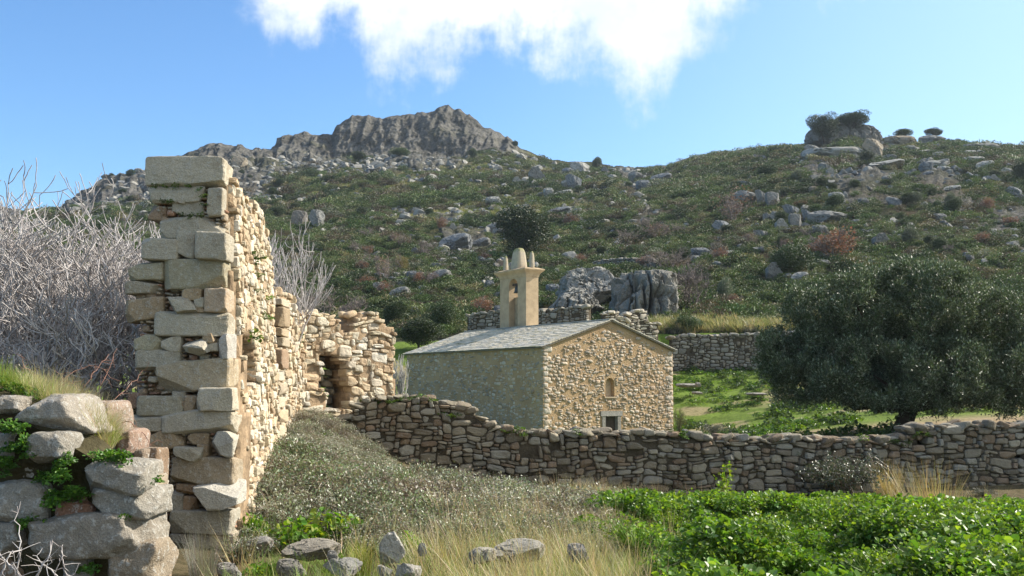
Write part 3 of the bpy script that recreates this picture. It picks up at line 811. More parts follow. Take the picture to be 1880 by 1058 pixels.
    for k in range(len(rings) - 1):
        for i in range(4): F.append((k * 4 + i, k * 4 + (i + 1) % 4, k * 4 + 4 + (i + 1) % 4, k * 4 + 4 + i))
    F.append([len(V) - 4, len(V) - 3, len(V) - 2, len(V) - 1])
    cn = mk('cornice', V, np.array(F), pl, None, smooth=False); bput(cn)
    ztop = zt + .40 * .95
    def pinn(name, uc, vc, hu, hv, h, taper, p):
        T, Fq = CG(12); V = superq(T, p).copy(); q = (V[:, 2] + 1) / 2
        V[:, 0] *= hu * (1 - taper * q); V[:, 1] *= hv * (1 - taper * q); V[:, 2] = q * h
        m, t, out = newmat(name + '_plaster')
        tc = t.new('ShaderNodeTexCoord').outputs['Object']; sxy = t.new('ShaderNodeSeparateXYZ'); t.link(tc, sxy.inputs[0])
        nz = t.noise(tc, 6, 5, .6)
        f = t.ramp(t.math('ADD', sxy.outputs[2], t.math('MULTIPLY', nz, .5)), ztop + h * .75 + .2, ztop + h * 1.0 + .25)
        c = t.mix(t.ramp(nz, .4, .65), (.46, .38, .27), (.36, .31, .24)); c = t.mix(f, c, (.17, .18, .05))
        b = t.new('ShaderNodeBsdfPrincipled'); b.inputs['Roughness'].default_value = .95; t.link(c, b.inputs['Base Color']); t.link(b.outputs[0], out.inputs[0])
        V = ch(uc + V[:, 0], vc + V[:, 1], ztop + V[:, 2] - .06)
        bput(mk(name, V, Fq[:, ::-1], m, None))
    um, vm = (u0 + u1) / 2, (v0 + v1) / 2
    pinn('pinnacle', um, vm, .31, .42, 1.12, .36, 4.2)
    pinn('pinnacle', um - .02, v0 + .02 - .02, .12, .14, .86, .4, 3.2)
    pinn('pinnacle', um - .02, v1 - .02 + .02, .12, .14, .86, .4, 3.2)
    # the bell
    prof = [(0, .36), (.05, .36), (.10, .33), (.125, .25), (.14, .12), (.17, .04), (.205, 0), (.19, -.005), (.15, .03), (.1, .2), (0, .3)]
    n = 20; V = []; F = []
    for k, (rr, zz) in enumerate(prof):
        for i in range(n):
            a = 2 * math.pi * i / n; V.append((u0 + .24 + rr * math.cos(a), oc + rr * math.sin(a) * .95, za - orr - .30 + zz))
    for k in range(len(prof) - 1):
        for i in range(n): F.append((k * n + i, k * n + (i + 1) % n, (k + 1) * n + (i + 1) % n, (k + 1) * n + i))
    V = np.array(V); V = ch(V[:, 0], V[:, 1], V[:, 2])
    bm_, t, out = newmat('dark_bronze'); b = t.new('ShaderNodeBsdfPrincipled'); b.inputs['Base Color'].default_value = (.09, .085, .07, 1); b.inputs['Metallic'].default_value = .7; b.inputs['Roughness'].default_value = .5; t.link(b.outputs[0], out.inputs[0])
    be = mk('bell', V, np.array(F), bm_, None); bput(be)
    V, F = boxv(u0 + .19, u0 + .29, ow0 + .003, ow1 - .003, za - orr + .05, za - orr + .15)
    bput(mk('bell_beam', ch(V[:, 0], V[:, 1], V[:, 2]), F[:, ::-1], wd, None, smooth=False))
chapel()

# ---------------------------------------------------------------- generic rubble wall object
def rubble_wall(name, label, cat, pl, outline, holes, cw, ch_, sizes, seed, thick=.55, mat=None, soil=None, pal=None, n=4, avoid=(), copes=None, cope_size=(.15, .35), extra=(), both=False, group=None, **kw):
    base = pl.world(0, min(p[1] for p in outline), 0)
    root = empty(name, tuple(base), label, cat, group); root['kind'] = 'thing'
    rects = pack(outline, holes, cw, ch_, sizes, seed, avoid)
    parts = [stones(pl, rects, n, pal=pal, seed=seed, **kw)]
    if both:
        r2 = rects.copy()
        back = Plane(pl.a + pl.d * pl.L - pl.n * thick, pl.a - pl.n * thick)
        r2[:, 0] = pl.L - r2[:, 0]
        parts.append(stones(back, r2, max(2, n - 2), pal=pal, seed=seed + 1, **kw))
    if copes: parts += cope(pl, copes, seed + 2, cope_size, .95, pal, thick)
    parts += list(extra)
    V, F, C = join(parts)
    mk('masonry', V, F, mat or M_lit, root, C, smooth=False)
    pk = [[(q[0] - q[2] * 1.3, q[1] - q[3] * 1.3), (q[0] + q[2] * 1.3, q[1] - q[3] * 1.3), (q[0] + q[2] * 1.3, q[1] + q[3] * 1.2), (q[0] - q[2] * 1.2, q[1] + q[3] * 1.3)] for q in avoid]
    if pk:
        V, F = core(pl, outline, thick, .3); mk('earth_core', V, F, soil, root)
    V, F = core(pl, outline, .3 if pk else thick, .012 if (soil or M_soil) is M_soil else .035, list(holes) + pk)
    mk('earth_core', V, F, soil or M_soil, root)
    return root
S1 = [(1, 1, 3), (2, 1, 5), (3, 1, 2.5), (2, 2, 5), (3, 2, 3.5), (4, 2, 1.2), (1, 2, 1), (3, 3, .8), (5, 2, .5), (4, 3, .5)]

# tall ruin: lit side face
PA = Plane((-3.09, 11.2), (-3.57, 15.0), .045, 3.9)
rawA = [(423, 332), (430, 330), (444, 355), (456, 378), (470, 374), (484, 398), (491, 445), (497, 505), (496, 700), (494, 860), (494, 905), (445, 1010), (424, 1030)]
outA = [(max(q, .03), z) for q, z in PA.poly(rawA)]
winA = PA.poly([(428, 612), (455, 622), (457, 706), (429, 720)])
def blk(px0, r0, px1, r1, Y, dep, mat, parent, name, seed, p=7, n=10, cuts=6, col=None, amp=.03, kdep=(1.02, 1.4), skew=0.0, taper=0.0, lift=0.0, label=None, back=None, sm=False):
    """one dressed block: front face rectangle given by its photo corners at distance Y, dep metres deep"""
    a = at(px0, r1, Y); b = at(px1, r0, Y)
    c = (a + b) / 2; hx = (b[0] - a[0]) / 2; hz = (b[2] - a[2]) / 2
    n = n + 8; T, Fq = CG(n); V = superq(T, p * 1.9); r = np.random.default_rng(seed)
    for i in range(cuts):
        d = r.normal(size=3); d /= np.linalg.norm(d); k = r.uniform(*kdep)
        s = V @ d - k; V = V - np.where(s > 0, s, 0)[:, None] * d
    o = r.uniform(0, 50, 3); q = V * np.array([hx, dep / 2, hz]) / .12 + o
    nn = fbm(q[:, 0], q[:, 1], q[:, 2], 5)
    V = V * (1 + amp * nn[:, None] * 2.2 * (.12 / max(hz, .05)) ** .5)
    X = V[:, 0] * hx * (1 + taper * V[:, 2]); Z = V[:, 2] * hz + skew * V[:, 0] * hz; Yv = V[:, 1] * dep / 2
    W = np.stack([X, Yv, Z], 1)
    cc = np.array(col if col is not None else (.40, .35, .265)) * r.uniform(.88, 1.12)
    loc = Vector((c[0], Y + dep / 2, c[2] + lift))
    o = mk(name, W, Fq, mat, None, np.tile(cc, (len(W), 1)), smooth=sm)
    if parent is not None: o.parent = parent; o.location = loc - Vector(parent.location)
    else: o.location = loc
    if label: o['label'] = label
    return o
def tower():
    rects_seed = 101
    root = rubble_wall('ruined_tower_wall', 'tall narrow ruin of stacked granite blocks with a sunlit rubble side', 'ruin', PA, outA, [winA], .085, .065, S1, 101, .55, M_lit, M_soil, PAL_L, 6, warp=.05, dep=.14, proud=.024, jit=.018, amp=.06, gap=.002, p=9, cuts=4, tilt=.04)
    # solid rubble/earth body behind the block face
    G = (.41, .365, .28); B = (.36, .27, .17); Bd = (.31, .22, .145)
    L = [(265, 287, 420, 339, 0, G, {'p': 9, 'name': 'capstone'}), (272, 342, 371, 371, .03, G, {'taper': .12}), (380, 345, 418, 395, .02, G), (315, 371, 374, 395, .06, G), (272, 378, 305, 404, .10, Bd, {'skew': -.2}), (303, 380, 316, 397, .12, Bd),
         (293, 398, 419, 438, .03, G), (258, 438, 326, 476, .0, G, {'skew': -.08}), (323, 427, 357, 472, .02, G, {'skew': -.15}), (357, 426, 424, 475, -.10, G, {'skew': -.06}),
         (296, 476, 420, 530, .02, (.36, .32, .22)), (234, 481, 298, 513, .05, (.33, .29, .2)), (228, 516, 292, 538, .06, (.34, .29, .21), {'skew': .1}), (250, 534, 300, 556, .16, Bd), (227, 548, 300, 587, .05, B, {'skew': .22}),
         (374, 530, 424, 572, .02, (.38, .29, .2)), (304, 538, 358, 576, -.06, G, {'skew': -.2, 'cuts': 12, 'kdep': (.65, .95)}), (334, 531, 368, 551, .04, B), (356, 547, 374, 564, .05, G), (358, 562, 376, 573, .06, B),
         (280, 573, 424, 616, .01, G), (246, 615, 298, 643, .05, (.36, .32, .22)), (295, 616, 331, 646, .04, G), (330, 616, 388, 659, -.10, (.46, .42, .34), {'cuts': 14, 'kdep': (.55, .85)}), (372, 613, 403, 629, .04, B), (378, 629, 400, 644, .05, G), (402, 613, 428, 659, .0, (.43, .4, .35)),
         (247, 643, 331, 678, .05, G), (284, 662, 430, 718, .02, (.38, .31, .21), {'skew': .2}), (250, 728, 334, 763, .05, (.37, .33, .24)), (233, 722, 268, 750, .14, (.3, .19, .13)), (359, 713, 434, 754, -.07, G), (338, 727, 361, 758, .05, B), (316, 720, 340, 736, .07, G), (322, 738, 340, 752, .07, B),
         (295, 753, 436, 796, .01, G), (236, 763, 296, 792, .04, G), (266, 792, 334, 824, .05, B), (344, 797, 382, 816, .06, B), (382, 794, 438, 839, -.07, (.42, .385, .31), {'cuts': 9, 'kdep': (.75, 1.0)}), (316, 823, 366, 847, -.08, G, {'skew': -.12}), (361, 817, 381, 841, .04, B),
         (313, 841, 438, 890, .0, (.37, .30, .21)), (322, 889, 360, 906, .05, Bd), (352, 886, 446, 938, -.14, (.45, .42, .36), {'cuts': 9, 'kdep': (.75, 1.0)}), (305, 904, 334, 940, .03, (.39, .36, .3)), (332, 912, 360, 942, .06, Bd), (310, 939, 432, 984, .0, (.33, .30, .24)), (384, 980, 440, 1010, .04, (.42, .36, .28)), (310, 982, 386, 1012, .05, (.30, .27, .22))]
    for i, e in enumerate(L):
        x0, r0, x1, r1, o, c = e[:6]; kw = dict(e[6]) if len(e) > 6 else {}
        nm = kw.pop('name', 'block')
        Y = 11.0 + o + (r0 - 290) * -.00012
        if x1 > 400: x1 -= 10
        blk(x0 - 1.6, r0 - 1.4, x1 + 1.2, r1 + 1.4, Y, .42 if (x1 - x0) > 60 else .36, M_block, root, nm, 300 + i, col=c, **kw)
    # earthy infill and pinning stones
    pf = Plane((-3.95, 11.13), (-2.9, 11.13))
    body = pf.poly([(290, 332), (414, 332), (418, 600), (432, 800), (436, 1020), (300, 1020), (258, 850), (262, 740), (272, 660), (268, 575), (292, 515), (318, 470), (306, 400)])
    V, F = core(pf, body, .62, .05); mk('earth_core', V, F, M_soil, root)
    rects = pack(pf.poly([(284, 345), (412, 345), (416, 600), (430, 1000), (300, 1005), (252, 850), (256, 720), (262, 640), (262, 540), (290, 500), (300, 440)]), [], .06, .045, [(1, 1, 4), (2, 1, 3), (2, 2, 1)], 33)
    V, F, C = stones(pf, rects, 4, 4, .008, .07, .05, .03, 2, .15, .06, 3, [(.37, .29, .20), (.33, .24, .16), (.40, .35, .27), (.35, .2, .13)], 34, .2, .02)
    mk('pinning_stones', V, F, M_block, root, C, smooth=False)
    # lintel over the opening and its jamb blocks on the lit side
    mm = moss_mat()
    for i, (a, b) in enumerate(((290, 342), (330, 372), (345, 396), (300, 372), (374, 345), (400, 342), (376, 370), (350, 437))):
        pass
    return root
def moss_mat():
    if 'moss' in bpy.data.materials: return bpy.data.materials['moss']
    return plain_mat('moss', (.075, .12, .02), 1, 12, .5, 1.0, 60, .1, .03)
TW = tower()

# second ruin wall: receding lit side (PB1) and the gabled end facing the camera (PB2)
PB1 = Plane((-3.80, 15.8), (-4.27, 21.0))
b1 = PB1.poly([(489, 548), (505, 540), (522, 545), (536, 552), (545, 572), (561, 579), (561, 780), (540, 800), (527, 815), (517, 840), (489, 846)])
E1 = []
rb1 = rubble_wall('ruined_house_wall', 'sunlit rubble side wall of the roofless house behind the tall ruin', 'ruin', PB1, b1, [], .10, .075, S1, 121, .6, M_lit, M_soil, PAL_L, 5, warp=.06, dep=.15, proud=.03, jit=.03, amp=.06, p=9, cuts=5, tilt=.05,
                  copes=PB1.poly([(490, 545), (505, 538), (522, 543), (540, 556)]), cope_size=(.14, .3), gap=.002)
for i, (x0, r0, x1, r1, c) in enumerate([(490, 562, 521, 600, (.33, .25, .16)), (490, 600, 519, 618, (.42, .33, .22)), (490, 618, 521, 637, (.42, .35, .25)), (490, 640, 519, 678, (.30, .21, .14)), (492, 547, 518, 562, (.45, .38, .28)), (490, 680, 510, 700, (.42, .38, .31)), (490, 702, 516, 726, (.40, .33, .24)), (490, 728, 512, 750, (.44, .38, .28)), (490, 752, 518, 778, (.42, .33, .22)), (490, 780, 514, 806, (.44, .36, .26)), (491, 808, 512, 838, (.42, .26, .18)), (505, 812, 518, 840, (.45, .29, .2))]):
    blk(x0, r0 + 1, x1, r1 - 1, 15.62, .5, M_lit, rb1, 'corner_stone', 500 + i, col=c, n=8)
PB2 = Plane((-4.27, 21.0), (-4.27 + 2.62 * math.cos(R(46)), 21.0 + 2.62 * math.sin(R(46))))
b2 = PB2.poly([(557, 577), (600, 580), (622, 590), (630, 612), (644, 612), (648, 592), (656, 580), (694, 578), (702, 590), (708, 598), (723, 601), (726, 800), (660, 830), (557, 830)])
h2 = PB2.poly([(588, 655), (598, 647), (606, 654), (622, 651), (628, 667), (643, 672), (635, 698), (645, 715), (639, 750), (598, 752), (597, 722), (585, 712), (592, 680)])
rb2 = rubble_wall('ruined_gable_wall', 'sunlit broken rubble wall with a dark collapsed window opening', 'ruin', PB2, b2, [h2], .105, .085, S1, 131, .7, M_lit, M_soil, PAL_L, 5, warp=.07, dep=.17, proud=.03, jit=.03, amp=.06, gap=.002, p=9, cuts=4, tilt=.04,
                  copes=PB2.poly([(560, 577), (600, 580), (624, 592)]) , cope_size=(.12, .28))
# rough rubble inside the opening, well behind the face
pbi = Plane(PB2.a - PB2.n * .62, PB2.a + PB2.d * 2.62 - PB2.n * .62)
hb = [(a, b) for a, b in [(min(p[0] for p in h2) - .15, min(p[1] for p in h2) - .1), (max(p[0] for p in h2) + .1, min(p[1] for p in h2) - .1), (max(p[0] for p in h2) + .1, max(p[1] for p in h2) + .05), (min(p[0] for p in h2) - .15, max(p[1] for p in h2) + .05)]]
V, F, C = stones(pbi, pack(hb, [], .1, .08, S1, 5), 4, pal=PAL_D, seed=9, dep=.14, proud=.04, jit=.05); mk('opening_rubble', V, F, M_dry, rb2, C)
for i, (x0, r0, x1, r1) in enumerate([(648, 578, 700, 590), (614, 648, 645, 664)]):
    a = at(x0, r1, 21.9); 
V, F, C = join(cope(PB2, PB2.poly([(650, 580), (696, 577)]), 4, (.16, .3), 1, PAL_L, .6)); mk('coping_stones', V, F, M_lit, rb2, C)

# the long dry stone wall in front of the chapel
PC = Plane((-4.3, 20.6), (17.0, 23.9))
topC = [(596, 800), (615, 785), (640, 768), (655, 748), (672, 738), (700, 733), (740, 731), (790, 737), (830, 745), (865, 757), (890, 778), (920, 789), (960, 797), (1000, 796), (1060, 797), (1120, 799), (1180, 797), (1240, 801), (1300, 808), (1350, 806), (1400, 811), (1440, 806), (1500, 809), (1560, 812), (1620, 811), (1655, 806), (1672, 790), (1750, 787), (1820, 785), (1880, 785), (1990, 780), (2140, 778)]
tC = PC.poly(topC)
botC = [(q, float(H(*PC.world(q, 0, 0)[:2])) - .35) for q in np.linspace(tC[-1][0], tC[0][0], 24)]
outC = tC + botC
av = [(*PC.px(c, r_), .07, .06) for c, r_ in ((1635, 848), (1757, 852), (1872, 838), (1340, 826), (1530, 828), (1130, 870), (1690, 812), (905, 800))]
SC_ = [(1, 1, 3.5), (2, 1, 4), (3, 1, 3), (2, 2, 5), (3, 2, 4.5), (4, 2, 2), (1, 2, 1.3), (3, 3, 1.2), (5, 2, .8), (4, 3, .8), (5, 3, .3)]
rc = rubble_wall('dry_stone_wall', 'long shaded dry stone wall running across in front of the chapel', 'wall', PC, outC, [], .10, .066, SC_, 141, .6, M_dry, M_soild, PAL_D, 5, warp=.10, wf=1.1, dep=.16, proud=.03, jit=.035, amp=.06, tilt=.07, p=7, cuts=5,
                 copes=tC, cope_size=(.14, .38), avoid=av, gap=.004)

# left foreground wall of big boulders
def front_wall():
    root = empty('boulder_wall', (-3.2, 7.6, 0), 'waist high wall of huge rounded granite stones with grass growing on top', 'wall'); root['kind'] = 'thing'
    G = (.33, .32, .285); B = (.30, .22, .155); W = (.37, .35, .31)
    L = [(15, 727, 135, 799, 7.5, .75, W, dict(p=3.4, taper=-.4)), (40, 797, 119, 850, 7.35, .5, G, dict(p=3.4, cuts=9, kdep=(.65, .9))), (138, 852, 262, 910, 7.35, .45, G, dict(p=5)),
         (232, 850, 306, 903, 7.75, .6, W, dict(p=3.5)), (266, 826, 318, 880, 8.3, .5, B, dict(p=4.5)), (160, 902, 280, 953, 7.4, .5, G, dict(p=5)), (262, 877, 315, 926, 7.75, .5, (.42, .36, .28), dict(p=4)), (274, 917, 315, 974, 7.9, .5, W, dict(p=4)),
         (40, 948, 264, 1030, 7.3, .7, (.31, .29, .25), dict(p=5)), (256, 940, 280, 972, 7.7, .3, (.42, .32, .22), dict(p=4)), (262, 958, 294, 990, 7.72, .3, (.44, .34, .24), dict(p=4)), (278, 968, 316, 1004, 7.9, .45, (.42, .37, .3), dict(p=4)), (258, 984, 284, 1004, 7.62, .3, (.42, .32, .22), dict(p=4)),
         (166, 1000, 284, 1082, 7.35, .6, (.35, .30, .23), dict(p=5)), (280, 998, 318, 1056, 7.85, .5, (.42, .35, .26), dict(p=5)), (278, 1040, 322, 1090, 7.85, .5, (.42, .33, .24), dict(p=4)), (101, 924, 166, 960, 7.42, .35, (.29, .17, .12), dict(p=4.5)), (86, 906, 160, 928, 7.46, .35, B, dict(p=4)), (84, 958, 104, 980, 7.5, .3, B, dict(p=4)),
         (-20, 885, 84, 962, 7.4, .6, G, dict(p=3.6)), (-40, 729, 32, 764, 7.5, .6, W, dict(p=3.6, cuts=9)), (-30, 794, 28, 840, 7.45, .5, G, dict(p=3.5)), (4, 838, 70, 884, 7.5, .5, G, dict(p=3.4)), (-40, 836, 10, 892, 7.5, .5, G, dict(p=3.4)), (66, 848, 140, 884, 7.56, .4, (.27, .2, .14), dict(p=3.4)),
         (112, 1024, 170, 1070, 7.45, .4, G, dict(p=4)), (40, 1028, 116, 1080, 7.5, .5, (.26, .2, .15), dict(p=4)), (-40, 960, 46, 1030, 7.42, .5, G, dict(p=4)), (-40, 1028, 42, 1090, 7.45, .5, B, dict(p=4)), (-150, 740, -30, 850, 7.5, .6, G, dict(p=4)), (-150, 850, -38, 960, 7.5, .6, G, dict(p=4)), (-150, 960, -38, 1080, 7.5, .6, G, dict(p=4)),
         (132, 740, 200, 800, 8.6, .6, (.42, .33, .27), dict(p=3.4)), (206, 792, 241, 832, 8.5, .5, (.42, .31, .25), dict(p=3.4)), (240, 828, 268, 852, 8.2, .4, (.36, .3, .24), dict(p=3.4)), (120, 796, 150, 822, 7.9, .3, G, dict(p=3.4))]
    for i, (x0, r0, x1, r1, Y, dp, c, kw) in enumerate(L):
        kw['p'] = kw.get('p', 5) * .95; kk_ = kw.pop('kdep', None); kw['kdep'] = (.72, 1.05) if kk_ and kk_[0] < .6 else (.92, 1.25); kw['cuts'] = 7; e_ = min(.03 * (x1 - x0) + 1, 3) if x1 < 240 else -1.5; dp, x0, x1 = (.3, x0 - 10, x1 - 27) if x1 > 292 else (dp, x0, x1); x0, x1, r0, r1 = x0 - e_, x1 + e_, r0 - 3, r1 + 3
        blk(x0, r0, x1, r1, Y, dp, M_grey, root, 'stone', 700 + i, n=12, col=tuple(q * w_ for q, w_ in zip(c, (.76, .72, .68))), amp=.07, sm=True, **kw)
    pq = Plane((-6.5, 7.6), (-2.7, 7.6))
    pp_ = pq.poly([(-200, 760), (20, 770), (130, 800), (150, 860), (262, 885), (268, 1090), (-200, 1090)])
    V, F, C = stones(pq, pack(pp_, [], .1, .08, S1, 71), 6, 5, .004, .2, .05, .03, 1.2, .1, .06, 3, [(.27, .24, .2), (.25, .2, .15), (.3, .28, .25), (.24, .17, .12)], 72, .15, .02)
    mk('pinning_stones', V, F, M_grey, root, C, smooth=False)
    # rubble of the lit end face, receding from the front corner
    pe = Plane((at(272, 900, 7.65)[0], 7.65), (at(311, 900, 9.4)[0], 9.4))
    poly = [(0, -.35), (pe.L, -.35), (pe.L, 1.05), (0, .88)]
    V, F, C = stones(pe, pack(poly, [], .11, .1, S1, 61), 7, 3.6, .006, .16, -.03, .05, 1.2, .1, .07, 3, [(.44, .36, .26), (.46, .41, .33), (.42, .33, .22), (.48, .44, .38)], 62, .15, .02)
    mk('rubble_end', V, F, M_grey, root, C, smooth=False)
    # soil body with grassy top
    xs = np.linspace(-7.2, -2.78, 90); ys = np.linspace(7.5, 12.5, 70)
    X, Y = np.meshgrid(xs, ys, indexing='ij')
    colx = CX + F_PX * X / Y
    Z = np.interp(colx, [-400, -100, 0, 130, 200, 250, 300], [2.1, 1.85, 1.72, 1.50, 1.30, 1.08, .95]) + .05 * fbm(X * 2, Y * 2, 0 * X, 4, 5)
    Z = Z - sstep(7.8, 7.5, Y) * .2
    xe = -2.74 - .42 * (Y - 7.5)
    e = sstep(-.02, .14, xe - X); Z = Z * e + (H(X, Y) - .1) * (1 - e)
    k = sstep(11.2, 9.6, Y); Z = Z * k + (H(X, Y) - .05) * (1 - k)
    V = np.stack([X, Y, Z], -1).reshape(-1, 3); F = grid_faces(len(xs), len(ys))
    fr = np.arange(len(xs)) * len(ys); Vb = V[fr].copy(); Vb[:, 2] = -.6
    o_ = len(V); V = np.concatenate([V, Vb]); F = np.concatenate([F, np.c_[fr[:-1], o_ + np.arange(len(xs) - 1), o_ + 1 + np.arange(len(xs) - 1), fr[1:]][:, ::-1]])
    mk('soil_fill', V, F, plain_mat('grassy_soil', (.075, .065, .035), 1, 4, .4, .8, 20, .1, .04), root)
    return root
FW = front_wall()

# terrace wall and the broken walls behind the chapel
def px_wall(name, label, c0, Y0, c1, Y1, top, depth_px, seed, pal, cw=.13, ch_=.1, thick=.5, mat=None, n=3, **kw):
    a = (float((c0 - CX) / F_PX * Y0), Y0); b = (float((c1 - CX) / F_PX * Y1), Y1)
    pl = Plane(a, b); t = pl.poly(top)
    bot = [(q, float(H(*pl.world(q, 0, 0)[:2])) - .5) for q in np.linspace(t[-1][0], t[0][0], 14)]
    return rubble_wall(name, label, 'wall', pl, t + bot, [], cw, ch_, S1, seed, thick, mat or M_dry, M_soild, pal, n, warp=.09, dep=.15, proud=.03, jit=.04, copes=t, cope_size=(.2, .5), **kw)
PAL_T = [(.25, .235, .20), (.21, .19, .155), (.28, .26, .22), (.24, .205, .155), (.19, .18, .155)]
px_wall('terrace_wall', 'lichened grey retaining wall of the upper terrace, left of the olive tree', 1232, 56.6, 1660, 57.6, [(1232, 622), (1260, 618), (1330, 617), (1400, 615), (1460, 612), (1540, 612), (1660, 612)], 0, 151, PAL_T)
px_wall('low_broken_wall', 'low grey broken wall seen left of the belfry, behind the chapel roof', 857, 60.5, 1004, 59.0, [(858, 581), (880, 577), (905, 573), (940, 574), (1000, 572)], 0, 152, PAL_T)
px_wall('field_wall', 'low grey rubble wall with a square end, right of the belfry behind the roof', 985, 59.5, 1078, 57.5, [(986, 572), (1010, 570), (1040, 569), (1048, 566), (1075, 565), (1077, 566)], 0, 153, PAL_T)
px_wall('stepped_ruin_wall', 'pale stepped ruin of rubble peeking over the right slope of the chapel roof', 1112, 54.5, 1209, 56.0, [(1112, 577), (1123, 575), (1136, 575), (1138, 586), (1152, 590), (1153, 578), (1170, 573), (1186, 574), (1188, 592), (1207, 596), (1209, 598)], 0, 154, [(.46, .41, .33), (.42, .37, .30), (.50, .45, .36)], .14, .1, mat=M_lit)
_h0, _h1 = hit(1088, 496), hit(1215, 494)
px_wall('enclosure_wall', 'thin old enclosure wall running along the top of the pale rock outcrop', 1088, _h0[1], 1215, _h1[1], [(1088, 483), (1110, 478), (1150, 476), (1190, 476), (1212, 482)], 0, 155, PAL_T, .2, .15)
# ================================================================ plants: mesh builders
def unit(v): return v / (np.linalg.norm(v, axis=-1, keepdims=True) + 1e-9)
def leafmesh(P, A, N, L, W, cols, fold=.12, broad=False):
    """leaves at P growing along A, facing N"""
    A = unit(A); B = unit(np.cross(N, A)); N = np.cross(A, B)
    L = np.asarray(L)[:, None]; W = np.asarray(W)[:, None]; n = len(P)
    if broad:
        v = [P, P + A * L * .3 + B * W * .5 + N * W * fold, P + A * L * .78 + B * W * .42 + N * W * fold * .6, P + A * L - N * L * .06,
             P + A * L * .78 - B * W * .42 + N * W * fold * .6, P + A * L * .3 - B * W * .5 + N * W * fold]
        V = np.stack(v, 1); k = 6; f = np.array([[0, 1, 2, 3], [0, 3, 4, 5]])
    else:
        v = [P, P + A * L * .5 + B * W * .5 + N * W * fold, P + A * L, P + A * L * .5 - B * W * .5 + N * W * fold]
        V = np.stack(v, 1); k = 4; f = np.array([[0, 1, 2, 3]])
    F = (f[None] + (np.arange(n) * k)[:, None, None]).reshape(-1, 4)
    return V.reshape(-1, 3), F, np.repeat(cols, k, 0)
def colvar(r, base, n, v=.25, alt=None, af=.0):
    C = np.array(base)[None] * r.uniform(1 - v, 1 + v, (n, 1)) * (1 + .08 * r.normal(size=(n, 3)))
    if alt is not None:
        m = r.random(n) < af; C[m] = np.array(alt) * r.uniform(1 - v, 1 + v, (m.sum(), 1))
    return np.clip(C, .003, .95)
def blades(r, n, L, w, spread, base, col, lean=.35, curl=.5, head=None):
    a = r.uniform(0, 2 * math.pi, n); rad = spread * np.sqrt(r.random(n)); P = np.stack([rad * np.cos(a + 1), rad * np.sin(a + 1), 0 * a - .02], 1)
    d = np.stack([np.cos(a), np.sin(a), 0 * a], 1); side = np.stack([-np.sin(a), np.cos(a), 0 * a], 1)
    Ls = L * r.uniform(.5, 1.15, n)[:, None]; ln = (lean * r.random(n) ** .7)[:, None]; cu = (curl * r.random(n))[:, None]
    pts = []
    for t in (0, .35, .7, 1.0):
        pts.append(P + Ls * (np.array([0, 0, 1.0]) * (t - .35 * cu * t * t) + d * (ln * t + cu * t * t * .7)))
    ws = [w, w * .8, w * .5, w * .08]
    V = np.stack([q for p, ww in zip(pts, ws) for q in (p - side * ww / 2, p + side * ww / 2)], 1)
    f = np.array([[0, 1, 3, 2], [2, 3, 5, 4], [4, 5, 7, 6]])
    F = (f[None] + (np.arange(n) * 8)[:, None, None]).reshape(-1, 4)
    C = colvar(r, col, n, .25)
    return V.reshape(-1, 3), F, np.repeat(C, 8, 0)
def tubes(lines, sides=5):
    Vs, Fs, o = [], [], 0
    an = np.arange(sides) * 2 * math.pi / sides
    for pts, rad in lines:
        pts = np.asarray(pts, float); rad = np.asarray(rad, float); k = len(pts)
        t = unit(np.gradient(pts, axis=0)); ref = np.array([.3, .2, .93]) if abs(t[0, 2]) < .9 else np.array([1., 0, 0])
        b = unit(np.cross(t, ref)); c = np.cross(t, b)
        V = pts[:, None] + rad[:, None, None] * (b[:, None] * np.cos(an)[None, :, None] + c[:, None] * np.sin(an)[None, :, None])
        i = np.arange(k - 1)[:, None]; j = np.arange(sides)[None]
        q = (i * sides + j).ravel(); q2 = (i * sides + (j + 1) % sides).ravel()
        Fs.append(np.c_[q, q2, q2 + sides, q + sides] + o); Vs.append(V.reshape(-1, 3)); o += k * sides
    return np.concatenate(Vs), np.concatenate(Fs)
def grow(r, p, d, L, rad, depth, lines, up=.35, split=(2, 4), shrink=.68, wander=.22, spread=.7, seg=5, minr=.004):
    pts = [p]; dd = d / np.linalg.norm(d); cur = p
    for i in range(seg):
        dd = dd + r.normal(0, wander, 3) * .6 + np.array([0, 0, up * .35]); dd /= np.linalg.norm(dd)
        cur = cur + dd * L / seg; pts.append(cur)
    r1 = max(minr, rad * .62)
    lines.append((np.array(pts), np.linspace(rad, r1, seg + 1), depth))
    if depth <= 0: return
    for k in range(r.integers(split[0], split[1] + 1)):
        t = r.integers(2, seg + 1) if k else seg
        q = pts[t]; nd = dd + r.normal(0, spread, 3); nd[2] = nd[2] * .7 + up * .5
        grow(r, q, nd, L * shrink * r.uniform(.75, 1.2), max(minr, r1 * .8), depth - 1, lines, up, split, shrink, wander, spread, seg, minr)

